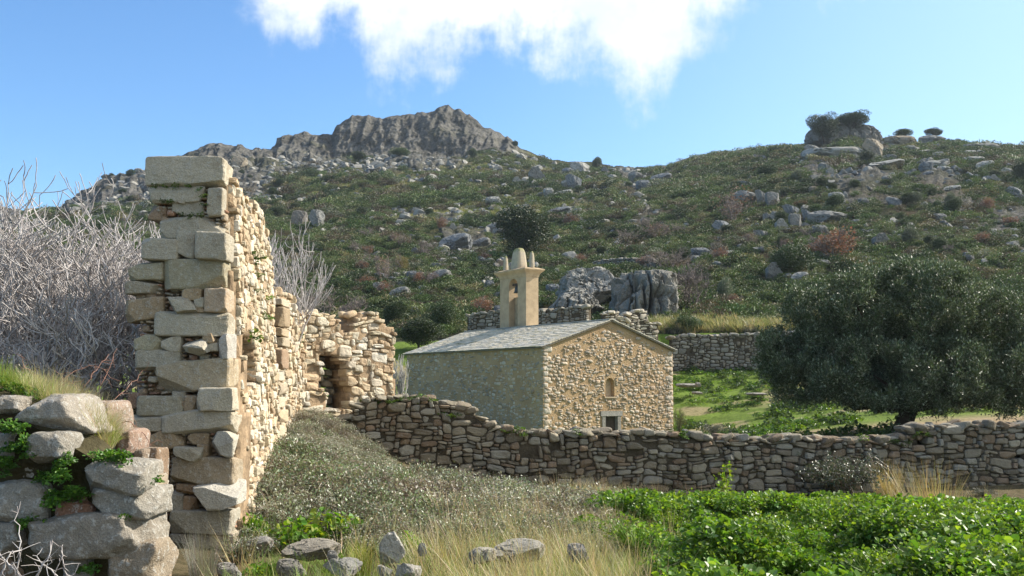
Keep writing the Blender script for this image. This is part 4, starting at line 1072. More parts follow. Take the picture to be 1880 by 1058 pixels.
_protos = {}
def scatter(name, label, protos, P, rotz, scale, idx, tilt=.12, kind='stuff', seed=1, parent=None):
    """stuff: instances of small plant prototypes on points"""
    P = np.asarray(P, float); n = len(P); r = np.random.default_rng(seed)
    col = bpy.data.collections.new(name + '_kinds')
    for i, o in enumerate(protos): col.objects.link(o)
    me = bpy.data.meshes.new(name); me.vertices.add(n); me.vertices.foreach_set('co', P.astype(np.float32).ravel())
    rot = np.stack([r.normal(0, tilt, n), r.normal(0, tilt, n), rotz], 1)
    sc = np.asarray(scale, float); sc = np.repeat(sc[:, None], 3, 1) if sc.ndim == 1 else sc
    a = me.attributes.new('rot', 'FLOAT_VECTOR', 'POINT'); a.data.foreach_set('vector', rot.astype(np.float32).ravel())
    a = me.attributes.new('scl', 'FLOAT_VECTOR', 'POINT'); a.data.foreach_set('vector', sc.astype(np.float32).ravel())
    a = me.attributes.new('pick', 'INT', 'POINT'); a.data.foreach_set('value', np.asarray(idx, np.int32))
    o = bpy.data.objects.new(name, me); COL.objects.link(o)
    g = bpy.data.node_groups.new(name, 'GeometryNodeTree'); g.is_modifier = True
    g.interface.new_socket('Geometry', in_out='INPUT', socket_type='NodeSocketGeometry'); g.interface.new_socket('Geometry', in_out='OUTPUT', socket_type='NodeSocketGeometry')
    gi = g.nodes.new('NodeGroupInput'); go = g.nodes.new('NodeGroupOutput')
    ip = g.nodes.new('GeometryNodeInstanceOnPoints'); ci = g.nodes.new('GeometryNodeCollectionInfo')
    ci.inputs['Collection'].default_value = col; ci.inputs['Separate Children'].default_value = True; ci.inputs['Reset Children'].default_value = True
    ip.inputs['Pick Instance'].default_value = True
    def na(nm, ty):
        q = g.nodes.new('GeometryNodeInputNamedAttribute'); q.data_type = ty; q.inputs['Name'].default_value = nm; return q.outputs['Attribute']
    e = g.nodes.new('FunctionNodeEulerToRotation'); g.links.new(na('rot', 'FLOAT_VECTOR'), e.inputs[0])
    g.links.new(gi.outputs[0], ip.inputs['Points']); g.links.new(ci.outputs[0], ip.inputs['Instance'])
    g.links.new(na('pick', 'INT'), ip.inputs['Instance Index']); g.links.new(e.outputs[0], ip.inputs['Rotation']); g.links.new(na('scl', 'FLOAT_VECTOR'), ip.inputs['Scale'])
    g.links.new(ip.outputs[0], go.inputs[0])
    md = o.modifiers.new('scatter', 'NODES'); md.node_group = g
    if parent is None: tag(o, label, label and name.replace('_', ' ').split()[-1], kind=kind)
    else: o['kind'] = 'stuff'; o.parent = parent; o.location = -Vector(parent.location)
    return o

M_maq = leaf_mat('scrub_leaves', .12, .25, .5, .35)
M_herb = leaf_mat('broad_green_leaves', .38, .32, .42, .25, tsc=(1.5, 1.45, .5))
M_bram = leaf_mat('bramble_leaves', .25, .55, .4, .3, tsc=(1.2, 1.2, .8))
M_grs = leaf_mat('dry_grass', .35, .3, .5, .25, tsc=(1.2, 1.15, .8))
M_olive = leaf_mat('olive_leaves', .16, .4, .42, .2, tsc=(1.2, 1.3, .8))
M_oak = leaf_mat('evergreen_leaves', .12, .35, .45, .25)
M_rus = leaf_mat('withered_leaves', .25, .2, .6, .25, tsc=(1.2, 1.0, .8))
M_bark = plain_mat('dark_bark', (.07, .055, .042), .95, 8, .5, .9, 30, .1, .03)
M_fig = plain_mat('pale_fig_bark', (.46, .435, .42), .75, 9, .35, .4, 40, .3, .01, (.27, .235, .22))
M_twig = plain_mat('grey_twigs', (.23, .19, .17), .9, 9, .4, .3, 40, .2, .01)
M_red = plain_mat('reddish_bramble_stem', (.27, .15, .11), .8, 9, .4, .3, 40, .2, .01)

def bushproto(seed, n, size, col, lump=8, flat=.7, mat=None, alt=None, af=0, name='scrub_bush', W=.55):
    r = np.random.default_rng(seed)
    c = r.normal(size=(lump, 3)); c = unit(c) * r.uniform(.1, .34, (lump, 1)); c[:, 2] = np.abs(c[:, 2]) * flat
    rr = r.uniform(.16, .28, lump); k = r.integers(0, lump, n)
    d = unit(r.normal(size=(n, 3))); P = c[k] + d * (rr[k] * r.uniform(.75, 1.12, n))[:, None]
    P[:, 2] = P[:, 2] * flat + .08
    A = unit(d * .8 + r.normal(0, .6, (n, 3)) + np.array([0, 0, .35])); N = unit(d + r.normal(0, .5, (n, 3)))
    L = size * r.uniform(.6, 1.4, n)
    V, F, C = leafmesh(P, A, N, L, L * W, colvar(r, col, n, .3, alt, af))
    return mk(name, V, F, mat or M_maq, None, C, smooth=False, link=False)
def terrband(X, Y, Z): return sstep(-.12, .22, fbm(X * .022, Y * .012, Z * .42, 4, 88))
def sample_hill(n, y0, y1, seed, c0=-150, c1=2030, pw=1.0):
    r = np.random.default_rng(seed)
    q = r.random(n); Y = (y0 ** pw + q * (y1 ** pw - y0 ** pw)) ** (1 / pw) if pw else np.exp(np.log(y0) + q * math.log(y1 / y0))
    c = r.uniform(c0, c1, n); X = (c - CX) / F_PX * Y
    return r, X, Y, c, H(X, Y)
def grassmask(col, y, X):
    n2 = fbm(X * .5, y * .5, 0 * X, 4, 75); n = fbm(X * .08, y * .08, 0 * X, 5, 71)
    return sstep(440, 560, col) * sstep(1150, 950, col) * sstep(110, 190, y) * sstep(-.15, .15, n2 + n + .28)

def hillside_scrub():
    G = [(.072, .105, .034), (.092, .124, .042), (.046, .068, .027), (.125, .145, .060), (.105, .084, .054), (.092, .084, .046), (.15, .162, .115), (.19, .17, .085)]
    pr = [bushproto(10 + i, 800, .058, g, mat=M_maq) for i, g in enumerate(G)]
    r, X, Y, c, Z = sample_hill(30000, 61, 330, 5, pw=.9)
    gm = grassmask(c, Y, X); rm = rockmask(c, Y, Z)
    band = fbm(X * .03, Z * .28, Y * .02, 4, 91)                      # contour-following belts
    den = .95 - .80 * gm * (.35 + .65 * terrband(X, Y, Z)) - .75 * rm - .55 * sstep(.0, .3, band)
    fld = sstep(65, 60.5, Y) * sstep(1180, 1260, c)
    left = sstep(230, 300, Y) * .5
    keep = r.random(len(X)) < den - fld * .75 - left * (c < 1200)
    X, Y, c, Z = X[keep], Y[keep], c[keep], Z[keep]; n = len(X)
    f = fbm(X * .07, Y * .07, 0 * X, 4, 95) + .25 * r.normal(size=n)
    idx = np.select([f < -.35, f < -.1, f < .1, f < .22, f < .36, f < .5, f < .62], [2, 0, 1, 3, 4, 5, 0], 6)
    idx = np.where((f > .3) & (r.random(n) < .5), 1, idx); idx = np.where(r.random(n) < .06, 7, idx); idx = np.where(r.random(n) < .2, r.integers(0, 5, n), idx)
    s = r.uniform(1.2, 2.9, n) * np.clip(Y / 130, .85, 1.7) * (.8 + .5 * r.random(n) ** 3)
    sc = np.stack([s * r.uniform(.9, 1.4, n), s * r.uniform(.8, 1.2, n), s * r.uniform(.7, 1.25, n)], 1)
    scatter('hillside_scrub', 'dense low green and brown scrub covering the hillside', pr, np.stack([X, Y, Z - .1], 1), r.uniform(0, 6.28, n), sc, idx, .15)
    # broken stone lying everywhere between the bushes
    ps = []
    for i, c in enumerate([(.23, .225, .205), (.18, .185, .185), (.30, .29, .26)]):
        V, Fq = rock_mesh(5, 3, 8, (.5, .85), .12, 1.6, 70 + i); ps.append(mk('small_rock', V * .5, Fq, plain_mat('scree_stone_%s' % 'abc'[i], c, 1, 3, .4, .5, 9, .1, .1), None, smooth=False, link=False))
    r, X, Y, c, Z = sample_hill(13000, 85, 335, 12)
    f = fbm(X * .06, Y * .06, 0 * X, 4, 99); rm = rockmask(c, Y, Z)
    dn = np.clip(.16 + .7 * sstep(-.05, .25, f) + .5 * rm, 0, 1) * np.where(c < 1190, 1.0, .6); k = r.random(len(X)) < dn
    X, Y, Z = X[k], Y[k], Z[k]; n = len(X); s = r.uniform(.5, 1.6, n) * (1 + r.random(n) ** 5) * np.clip(Y / 200, .7, 1.4)
    scatter('hillside_rubble', 'loose pale stones strewn between the bushes of the hillside', ps, np.stack([X, Y, Z], 1), r.uniform(0, 6.28, n), np.stack([s * r.uniform(.8, 1.5, n), s, s * r.uniform(.6, .9, n)], 1), r.integers(0, 3, n), .3)
    # bleached grass tufts on the open slope and the field behind the terrace
    pg = []
    for i, g in enumerate([(.28, .26, .125), (.18, .20, .075), (.33, .29, .17), (.12, .155, .05)]):
        q = np.random.default_rng(60 + i); V, F, C = blades(q, 70, .5, .028, .38, None, g, .6, .8); pg.append(mk('grass_tuft', V, F, M_grs, None, C, False, link=False))
    r, X, Y, c, Z = sample_hill(26000, 100, 330, 6, 440, 1180)
    gm = grassmask(c, Y, X); k = r.random(len(X)) < gm * .6 * (.15 + .85 * terrband(X, Y, Z)) * (1 - rockmask(c, Y, Z) * .8)
    X, Y, Z = X[k], Y[k], Z[k]; n = len(X)
    i_ = np.where(fbm(X * .1, Y * .1, 0 * X, 3, 97) > .05, r.integers(0, 2, n), r.choice([1, 3], n))
    P1 = np.stack([X, Y, Z - .05], 1); s1 = r.uniform(.5, 1.3, n)
    r2, X, Y, c, Z = sample_hill(2600, 59.2, 65, 8, 1180, 1990)
    k = fbm(X * .2, Y * .2, 0 * X, 3, 98) > -.35; X, Y, Z = X[k], Y[k], Z[k]; m = len(X)
    P2 = np.stack([X, Y, Z - .35 * sstep(59.6, 58.2, Y)], 1)
    scatter('hill_grass', 'pale dry grass on the open slopes and above the terrace wall', pg, np.concatenate([P1, P2]), r.uniform(0, 6.28, n + m), np.r_[s1, r2.uniform(.6, 1.5, m)], np.r_[i_, r2.choice([0, 1, 2, 2, 3], m)], .2)
hillside_scrub()

# ================================================================ individual trees and shrubs on the hill
def crown_mesh(seed, n, lumps, leaf, col, mat, name, shape=(.5, .5, .5), zc=.55, link=False, alt=None, af=0, W=.6, core_k=.9):
    r = np.random.default_rng(seed); c = []; rr = []
    for i in range(lumps):
        d = unit(r.normal(size=3)); d[2] = d[2] * .9 + .08; q = r.uniform(.25, .74)
        c.append(d * q * np.array(shape) + np.array([0, 0, zc])); rr.append(r.uniform(.15, .24))
    c.append(np.array([0, 0, zc])); rr.append(.33); c = np.array(c); rr = np.array(rr)
    w = rr ** 2; k = r.choice(len(rr), n, p=w / w.sum()); d = unit(r.normal(size=(n, 3)))
    P = c[k] + d * (rr[k] * r.uniform(.55, 1.1, n) ** .6)[:, None]
    # gaps
    g = fbm(P[:, 0] * 5, P[:, 1] * 5, P[:, 2] * 5, 3, seed); kp = g > -.5; P, d = P[kp], d[kp]; n = len(P)
    A = unit(d * .8 + r.normal(0, .6, (n, 3)) + np.array([0, 0, .2])); N = unit(d + r.normal(0, .45, (n, 3)))
    L = leaf * r.uniform(.6, 1.4, n)
    V, F, C = leafmesh(P, A, N, L, L * W, colvar(r, col, n, .3, alt, af))
    return mk(name, V, F, mat, None, C, False, link=link)
def trunk_mesh(seed, mat, h=.6, rad=.035, name='trunk', depth=2):
    r = np.random.default_rng(seed); lines = []
    grow(r, np.array([0, 0, -.08]), np.array([.05, 0, 1.]), h * .55, rad, depth, lines, .5, (3, 4), .7, .15, .8, 5, .004)
    V, F = tubes([l[:2] for l in lines], 5); return mk(name, V, F, mat, None, link=False)
def bare_mesh(seed, mat, name='branches', depth=4, minr=.0035, stems=7, split=(2, 4)):
    r = np.random.default_rng(seed); lines = []
    for s in range(stems):
        a = r.uniform(0, 6.28); grow(r, np.array([.04 * math.cos(a), .04 * math.sin(a), -.03]), np.array([math.cos(a) * .6, math.sin(a) * .6, 1.]), .34, .014, depth, lines, .3, split, .7, .2, .65, 4, minr)
    V, F = tubes([l[:2] for l in lines], 3); m = np.abs(V[:, :2]).max(); V = V / max(V[:, 2].max(), 1e-3); V[:, :2] *= .5 / max(.5, np.percentile(np.abs(V[:, :2]), 99))
    return mk(name, V, F, mat, None, link=False)
KINDS = {}
def kind_parts(k, v):
    key = (k, v)
    if key in KINDS: return KINDS[key]
    s = 400 + v * 17 + hash(k) % 1 
    if k == 'evergreen': p = [('crown', crown_mesh(s, 16000, 18, .03, (.042, .062, .022), M_oak, 'crown')), ('trunk', trunk_mesh(s, M_bark))]
    elif k == 'bushy': p = [('crown', crown_mesh(s + 3, 13000, 16, .032, (.055, .085, .028), M_oak, 'crown', zc=.45)), ('trunk', trunk_mesh(s + 1, M_bark, .45))]
    elif k == 'silver': p = [('crown', crown_mesh(s + 5, 10000, 14, .032, (.13, .15, .095), M_oak, 'crown', (.42, .42, .5), .5)), ('trunk', trunk_mesh(s + 2, M_bark, .5))]
    elif k == 'russet': p = [('crown', crown_mesh(s + 7, 1500, 10, .055, (.23, .125, .075), M_rus, 'crown', zc=.48, alt=(.16, .11, .08), af=.4)), ('branches', bare_mesh(s + 3, M_twig, depth=3, minr=.004))]
    elif k == 'bare': p = [('branches', bare_mesh(s + 9, M_twig))]
    elif k == 'pink': p = [('branches', bare_mesh(s + 9, M_twig)), ('crown', crown_mesh(s + 8, 420, 9, .045, (.22, .15, .11), M_rus, 'crown', zc=.55))]
    elif k == 'yellow': p = [('branches', bare_mesh(s + 11, M_twig, depth=3)), ('crown', crown_mesh(s + 12, 1300, 10, .045, (.22, .19, .07), M_rus, 'crown', zc=.5))]
    KINDS[key] = p; return p
def plant(name, label, cat, k, v, px, row, w, h, group=None, Y=None, sink=.04, dy=0):
    p = at(px, row, Y) if Y else hit(px, row)
    if Y: z = min(p[2], p[2])
    Wm = w / F_PX * p[1]; Hm = h / F_PX * p[1]
    root = empty(name, (p[0], p[1] + dy, p[2] - sink * Hm), label, cat, group)
    root.rotation_euler.z = (px * 7.13 + row) % 6.28; root.scale = (Wm, Wm, Hm * 1.03)
    for nm, src in kind_parts(k, v):
        c = src.copy(); c.name = nm; COL.objects.link(c); c.parent = root; c.location = (0, 0, 0)
    return root
TREES = [
 ('oak_tree', 'largest dark evergreen oak standing above and behind the belfry', 'evergreen', 0, 965, 470, 128, 96),
 ('oak_tree', 'dense dark green oak standing alone among pale boulders right of the middle', 'bushy', 0, 1452, 508, 80, 76),
 ('evergreen_shrub', 'round dark green shrub right behind the upper end of the chapel roof', 'bushy', 1, 812, 608, 60, 68),
 ('evergreen_shrub', 'dark upright shrub left of the round one behind the chapel', 'evergreen', 1, 726, 604, 58, 58),
 ('evergreen_shrub', 'low broad dark shrub between the ruin and the far corner of the chapel', 'evergreen', 2, 768, 646, 92, 62),
 ('evergreen_shrub', 'dark shrub wedged between the rock outcrop and the fissured monolith', 'evergreen', 1, 1121, 566, 64, 78),
 ('evergreen_shrub', 'low dark shrub at the foot of the fissured monolith by the field', 'bushy', 2, 1262, 612, 70, 40),
 ('evergreen_shrub', 'small round shrub in front of a single pale boulder on the right slope', 'bushy', 3, 1532, 386, 44, 34),
 ('skyline_tree', 'small dark tree standing on the bare ridge in the saddle', 'evergreen', 0, 1095, 314, 24, 27),
 ('skyline_tree', 'tiny dark tree on the ridge line right of the flat topped boulders', 'bushy', 0, 1759, 262, 20, 18),
 ('skyline_tree', 'tiny dark tree near the right foot of the grey summit crag', 'evergreen', 2, 946, 272, 14, 13),
 ('skyline_tree', 'small dark bush on the left shoulder of the mountain skyline', 'evergreen', 2, 204, 334, 16, 16),
 ('evergreen_shrub', 'dark shrub on the scree just below the skyline boulders at right', 'bushy', 1, 1733, 284, 32, 24),
 ('evergreen_shrub', 'dark olive green shrub at the right edge under the ridge', 'evergreen', 1, 1878, 338, 44, 46),
 ('evergreen_shrub', 'dark pointed shrub on the open right slope below the scree', 'evergreen', 0, 1750, 396, 36, 32),
 ('evergreen_shrub', 'yellowish green tall bush high on the right slope under the ridge', 'bushy', 2, 1412, 330, 46, 38),
 ('evergreen_shrub', 'dark shrub in the cleft below the tan faced outcrop', 'evergreen', 3, 1592, 302, 26, 26),
 ('evergreen_shrub', 'dark clump of oak at the foot of the summit cliff, left part', 'evergreen', 1, 660, 298, 34, 22),
 ('evergreen_shrub', 'dark clump of oak at the foot of the summit cliff, middle part', 'bushy', 1, 735, 290, 44, 22),
 ('evergreen_shrub', 'dark clump of oak under the right end of the summit cliff', 'evergreen', 3, 868, 292, 22, 20),
 ('evergreen_shrub', 'dark round oak on the face of the lower left crag', 'bushy', 0, 571, 332, 32, 28),
 ('silver_shrub', 'silvery grey green shrub right of the bare thicket', 'silver', 0, 1331, 556, 36, 52),
 ('silver_shrub', 'silvery shrub on the slope above the olive tree', 'silver', 1, 1671, 452, 42, 42),
 ('silver_shrub', 'pale grey green shrub beside a blue grey boulder on the right slope', 'silver', 2, 1681, 380, 38, 34),
 ('silver_shrub', 'pale round shrub high on the slope above the boulder pile', 'silver', 0, 1465, 334, 34, 26),
 ('silver_shrub', 'grey green shrub in the scrub left of the olive crown', 'silver', 1, 1745, 376, 30, 24),
 ('bare_shrub', 'wide leafless grey thicket right of the fissured monolith', 'bare', 0, 1272, 572, 128, 108),
 ('bare_shrub', 'leafless grey thicket beside the wide one, up the slope', 'bare', 1, 1225, 500, 90, 44),
 ('bare_shrub', 'broad dark leafless bush over the top of the ruined gable wall', 'bare', 2, 612, 604, 150, 76),
 ('bare_shrub', 'leafless grey thicket with russet leaves left of the boulder pile', 'pink', 0, 1346, 412, 84, 66),
 ('bare_shrub', 'pale pinkish leafless shrub on the middle slope above the chapel', 'bare', 3, 782, 470, 40, 36),
 ('bare_shrub', 'leafless pinkish shrub upper left of the pale one', 'pink', 1, 741, 458, 36, 30),
 ('bare_shrub', 'pale leafless shrub rising over the russet bushes', 'pink', 2, 702, 524, 34, 56),
 ('bare_shrub', 'faint grey leafless shrub on the left part of the slope', 'bare', 0, 653, 468, 34, 32),
 ('bare_shrub', 'leafless pinkish thicket in the middle of the dark scrub slope', 'pink', 3, 1210, 440, 60, 34),
 ('bare_shrub', 'leafless thicket left of the pinkish one on the dark slope', 'bare', 1, 1155, 450, 60, 30),
 ('russet_bush', 'large russet brown bush below the boulder pile', 'russet', 0, 1530, 476, 92, 62),
 ('russet_bush', 'low orange brown bush below the large russet one', 'russet', 1, 1505, 470, 70, 30),
 ('russet_bush', 'russet bush left of the belfry at its foot', 'russet', 2, 884, 578, 46, 36),
 ('russet_bush', 'small russet bush uppermost in the column left of centre', 'russet', 0, 674, 470, 24, 22),
 ('russet_bush', 'small russet bush second down the column left of centre', 'russet', 1, 665, 500, 26, 26),
 ('russet_bush', 'low russet bush at the foot of the column left of centre', 'russet', 2, 672, 530, 44, 24),
 ('russet_bush', 'brown bush under the pale leafless shrub', 'russet', 3, 706, 546, 36, 30),
 ('russet_bush', 'brown withered bush on the rocky slope left of the belfry', 'russet', 0, 770, 528, 30, 32),
 ('russet_bush', 'small rusty bush high on the grassy slope', 'russet', 1, 812, 424, 22, 30),
 ('russet_bush', 'rusty leaved bush by the upper block of the boulder pile', 'russet', 2, 1468, 382, 36, 16),
 ('russet_bush', 'rusty bush in the open scrub of the far right slope', 'russet', 3, 1812, 388, 34, 26),
 ('russet_bush', 'faded rusty bush at the right edge of the slope', 'russet', 0, 1858, 420, 36, 26),
 ('yellow_bush', 'yellowish half bare bush on the slope left of the belfry', 'yellow', 0, 737, 500, 36, 38),
]
for nm, lb, k, v, px, row, w, h in TREES:
    plant(nm, lb, 'tree' if 'tree' in nm else 'shrub', k, v, px, row, w, h)
def hillrand(seed, n, name, cat, label, group, kinds, cols, rows, wr, asp=(.7, .9)):
    r = np.random.default_rng(seed)
    for i in range(n):
        px, row = r.uniform(*cols), r.uniform(*rows); w = r.uniform(*wr)
        k = kinds[r.integers(len(kinds))]
        plant(name, label, cat, k, int(r.integers(0, 4)), px, row, w, w * r.uniform(*asp), group)
hillrand(1, 34, 'evergreen_shrub', 'shrub', 'small dark green shrub scattered over the right hand slope', 'dark shrubs on the right hand slope', ['bushy', 'evergreen'], (1240, 1880), (320, 560), (16, 34))
hillrand(2, 30, 'evergreen_shrub', 'shrub', 'small dark shrub dotted over the slope below the summit crag', 'dark shrubs below the summit crag', ['evergreen', 'bushy'], (480, 1180), (330, 560), (12, 28))
hillrand(3, 26, 'bare_shrub', 'shrub', 'small leafless or rusty shrub scattered through the hillside scrub', 'small rusty shrubs on the hillside', ['pink', 'russet', 'bare'], (560, 1860), (400, 570), (18, 40))
hillrand(4, 14, 'evergreen_shrub', 'shrub', 'dark shrub growing on the rock of the left flank of the mountain', 'shrubs on the left flank', ['evergreen'], (180, 520), (300, 420), (10, 22))

# ================================================================ boulders
M_boul = stone_mat('lichened_boulder', .35, .9, .6, (.21, .215, .20), .6, grain=1.0)
M_pale = stone_mat('pale_outcrop_rock', .3, 1.0, .6, (.30, .295, .27), .75, grain=1.0)
BM = []
for i in range(14):
    p, cuts, dp, fl = [(4, 9, (.5, .85)), (3, 7, (.6, .9)), (6, 12, (.6, .95)), (3, 14, (.45, .75))][i % 4] + (0,) if False else ([4, 3, 6, 3][i % 4], [9, 7, 12, 14][i % 4], [(.5, .85), (.6, .9), (.6, .95), (.45, .75)][i % 4], 0)
    V, Fq = rock_mesh(20, p * .8, cuts + 3, dp, .13, 1.9, 900 + i)
    q = V * 2.2 + i; V = V * (1 - .16 * sstep(.10, 0, np.abs(fbm(q[:, 0], q[:, 1], q[:, 2] * .6, 3, 7 + i)))[:, None])
    V = V / np.abs(V).max(0)
    BM.append((V, Fq))
_BMesh = {}
def boulder(label, px0, r0, px1, r1, v=None, col=(.25, .25, .24), mat=None, group=None, name='boulder', rz=None, Y=None, dk=.8, sink=.15, tilt=0, cat='boulder', hi=None):
    v = (int(px0 * 3 + r0) % 14) if v is None else v
    mat = mat or M_boul; key = (v, tuple(col), mat.name)
    w, h = px1 - px0, r1 - r0
    p = at((px0 + px1) / 2, r1, Y) if Y else hit((px0 + px1) / 2, r1, *( () if hi is None else (hi,)))
    Wm, Hm = w / F_PX * p[1], h / F_PX * p[1]
    if key not in _BMesh:
        V, Fq = BM[v]; _BMesh[key] = mk(name, V * .5, Fq, mat, None, np.tile(np.array(col), (len(V), 1)), smooth=False, link=False)
    o = _BMesh[key].copy(); o.name = name; COL.objects.link(o)
    o.scale = (Wm, Wm * dk, Hm * (1 + sink)); o.location = (p[0], p[1] + Wm * dk * .35, p[2] + Hm * (.5 - sink / 2))
    o.rotation_euler = (0, R(tilt), 0)
    return tag(o, label, cat, group)
BG, BT, BB, BP = (.19, .188, .175), (.25, .21, .155), (.16, .17, .178), (.29, .285, .26)
BL = [
  ('rounded tan buttress below the skyline crag', 1586, 250, 1630, 292, 4, BT),
 ('sloping pale slab at the foot of the skyline crag', 1475, 262, 1600, 294, 1, BP), ('domed boulder just right of the skyline crag with a bush on it', 1626, 244, 1690, 270, 1, BT),
 ('flat topped boulder on the skyline carrying dark bushes', 1692, 244, 1740, 268, 2, BG), ('long low whaleback boulder on the right skyline', 1764, 258, 1846, 282, 1, BG),
 ('pale flat slab in the scree at the right', 1770, 284, 1816, 302, 1, BP), ('wide pale slab under the tan buttress', 1598, 288, 1672, 310, 5, BP), ('whitish slab in the scree right of centre', 1690, 292, 1760, 312, 9, BP), ('small pale slab between scree slabs', 1655, 272, 1720, 288, 5, BP),
 ('left block of the split trio above the boulder pile', 1350, 346, 1392, 378, 2, BG), ('middle block of the split trio', 1388, 346, 1411, 378, 6, BG), ('right block of the split trio', 1407, 350, 1436, 380, 10, BG), ('blue grey block above the split trio', 1356, 330, 1388, 348, 6, BB),
 ('longest slab sided block of the boulder pile', 1489, 382, 1561, 415, 2, BG), ('top block of the boulder pile', 1439, 373, 1473, 398, 6, BB), ('upright block in the middle of the boulder pile', 1450, 390, 1476, 422, 10, BG),
 ('leftmost small block of the boulder pile', 1400, 385, 1421, 408, 0, BG), ('tilted block second from left in the pile', 1414, 386, 1444, 412, 4, BG), ('low front block of the boulder pile', 1418, 400, 1450, 424, 8, BP), ('dark block left of the longest slab', 1473, 383, 1494, 408, 6, BB), ('small block under the longest slab', 1470, 405, 1492, 421, 0, BG),
 ('single pale boulder behind the small round shrub', 1522, 350, 1556, 378, 1, BP), ('grey boulder at the lower left of the pile', 1378, 405, 1412, 424, 0, BG), ('blocky stone below left of the pile', 1385, 420, 1420, 440, 6, BG), ('half buried blue boulder left of the thicket', 1308, 402, 1346, 430, 4, BB),
 ('grey hump poking out of the russet bush', 1492, 412, 1524, 432, 1, BG), ('angular grey boulder right of the russet bush', 1596, 426, 1643, 456, 8, BG), ('pointed boulder below the russet bush', 1486, 456, 1528, 480, 0, BG), ('small rounded boulder under the pointed one', 1503, 476, 1528, 491, 1, BP),
 ('tall pale boulder left of the lone green oak', 1400, 480, 1441, 516, 8, BG), ('flat pale slab right of the lone green oak', 1453, 498, 1489, 520, 5, BP), ('blue grey boulder beside the pale shrub', 1630, 360, 1662, 380, 4, BB), ('rounded boulder alone on the far right slope', 1714, 390, 1743, 408, 1, BG),
 ('small boulder alone in the scrub above the russet bush', 1576, 362, 1599, 378, 1, BG), ('leaning pale slab on the upper right slope', 1734, 338, 1770, 354, 5, BP), ('low white topped slab above the bare thicket', 1312, 458, 1353, 473, 5, BP), ('dark low slab left of the white topped one', 1266, 453, 1308, 471, 1, BB), ('small upright stone left of the dark low slab', 1253, 450, 1270, 470, 3, BG),
 ('boulder at the right edge below the ridge', 1850, 340, 1884, 362, 4, BB), ('grey boulder under the right edge boulder', 1866, 352, 1900, 372, 0, BG),
 ('big square block under the saddle skyline', 1038, 316, 1072, 350, 6, BB), ('pale block on the saddle skyline', 1046, 294, 1084, 320, 4, BP), ('cracked boulder right of the square block', 1068, 318, 1098, 338, 0, BG), ('jagged boulder at the left of the saddle', 962, 303, 1002, 336, 8, BG),
 ('broad pale boulder below the saddle', 996, 343, 1020, 362, 1, BP), ('flat slab below the square block', 1018, 346, 1054, 362, 5, BP), ('blue slab right above the big oak', 1004, 376, 1054, 396, 5, BB), ('grey block on the right part of the saddle', 1154, 312, 1182, 336, 2, BG), ('smooth slab below the saddle block', 1166, 328, 1200, 350, 1, BB), ('long smooth slab on the right saddle ridge', 1194, 314, 1238, 336, 5, BB), ('small pale slab in the dark scrub', 1134, 348, 1152, 362, 5, BP),
 ('dark fissured block alone on the left grassy slope', 533, 384, 565, 418, 10, (.17, .155, .135)), ('tall pale slab beside the fissured block', 564, 382, 594, 421, 4, BG), ('small blue stone right of the pale slab', 613, 400, 631, 415, 0, BB),
 ('small pointed white stone on the grass slope', 861, 394, 874, 407, 3, BP), ('pointed stone left above the slanting slabs', 822, 409, 839, 424, 8, BP), ('wide slanting slab left of the big oak', 804, 424, 868, 460, 5, BB), ('slanting slab between the wide slab and the big oak', 866, 434, 902, 456, 5, BG), ('upper slanting slab by the big oak', 890, 405, 926, 428, 5, BG),
 ('rounded stone in the brown bushes', 744, 496, 770, 514, 1, BB), ('long tilted slab on the rocky slope left of the belfry', 782, 492, 830, 523, 5, BG), ('lower tilted slab left of the belfry', 713, 525, 753, 550, 5, BG), ('small grey stone above the lower tilted slab', 735, 510, 751, 524, 1, BB), ('pale block right behind the dark shrubs', 749, 560, 772, 579, 6, BP), ('grey stone just left of the belfry top', 888, 510, 913, 533, 3, BB), ('dark stone on the slope above the belfry', 872, 466, 893, 484, 0, BB),
 ('grey rock at the right foot of the belfry', 1000, 520, 1034, 542, 1, BB), ('pale rock under the low broken wall', 905, 560, 930, 580, 1, BB),
]
for b in BL: boulder(*b[:5], v=b[5], col=b[6])
def rocks_rand(seed, n, label, group, cols, rows, wr, f=None, asp=(.4, .8)):
    r = np.random.default_rng(seed); k = 0
    while k < n:
        px, row = r.uniform(*cols), r.uniform(*rows)
        if f and r.random() > f(px, row): continue
        w = r.uniform(*wr) * (1 + .8 * r.random() ** 4); h = w * r.uniform(*asp)
        boulder(label, px - w / 2, row - h, px + w / 2, row, int(r.integers(14)), [BG, BB, BP, BT][r.choice(4, p=[.35, .3, .28, .07])], group=group); k += 1
rocks_rand(11, 75, 'small grey boulder strewn over the grassy slope below the summit crag', 'boulders below the summit crag', (500, 1000), (305, 470), (5, 15))
rocks_rand(12, 55, 'grey boulder in the band of rock running up left of the big oak', 'boulders left of the big oak', (690, 1060), (330, 540), (8, 24), lambda x, y: 1.0 if abs(y - (545 - (x - 700) * .62)) < 40 else .02)
rocks_rand(13, 60, 'small boulder in the scree below the right skyline crag', 'scree below the right skyline crag', (1470, 1860), (268, 335), (9, 28), lambda x, y: 1 if y > 255 + .12 * abs(x - 1640) else 0)
rocks_rand(14, 60, 'small half buried boulder in the scrub of the right slope', 'boulders in the right slope scrub', (1240, 1870), (330, 540), (8, 20), lambda x, y: 1 if x < 1600 else .35)
rocks_rand(15, 26, 'small boulder lying along the ridge of the saddle', 'boulders on the saddle ridge', (940, 1240), (303, 350), (8, 20))
rocks_rand(16, 34, 'boulder on the rocky left shoulder of the mountain', 'boulders on the left shoulder', (190, 500), (290, 420), (8, 22))
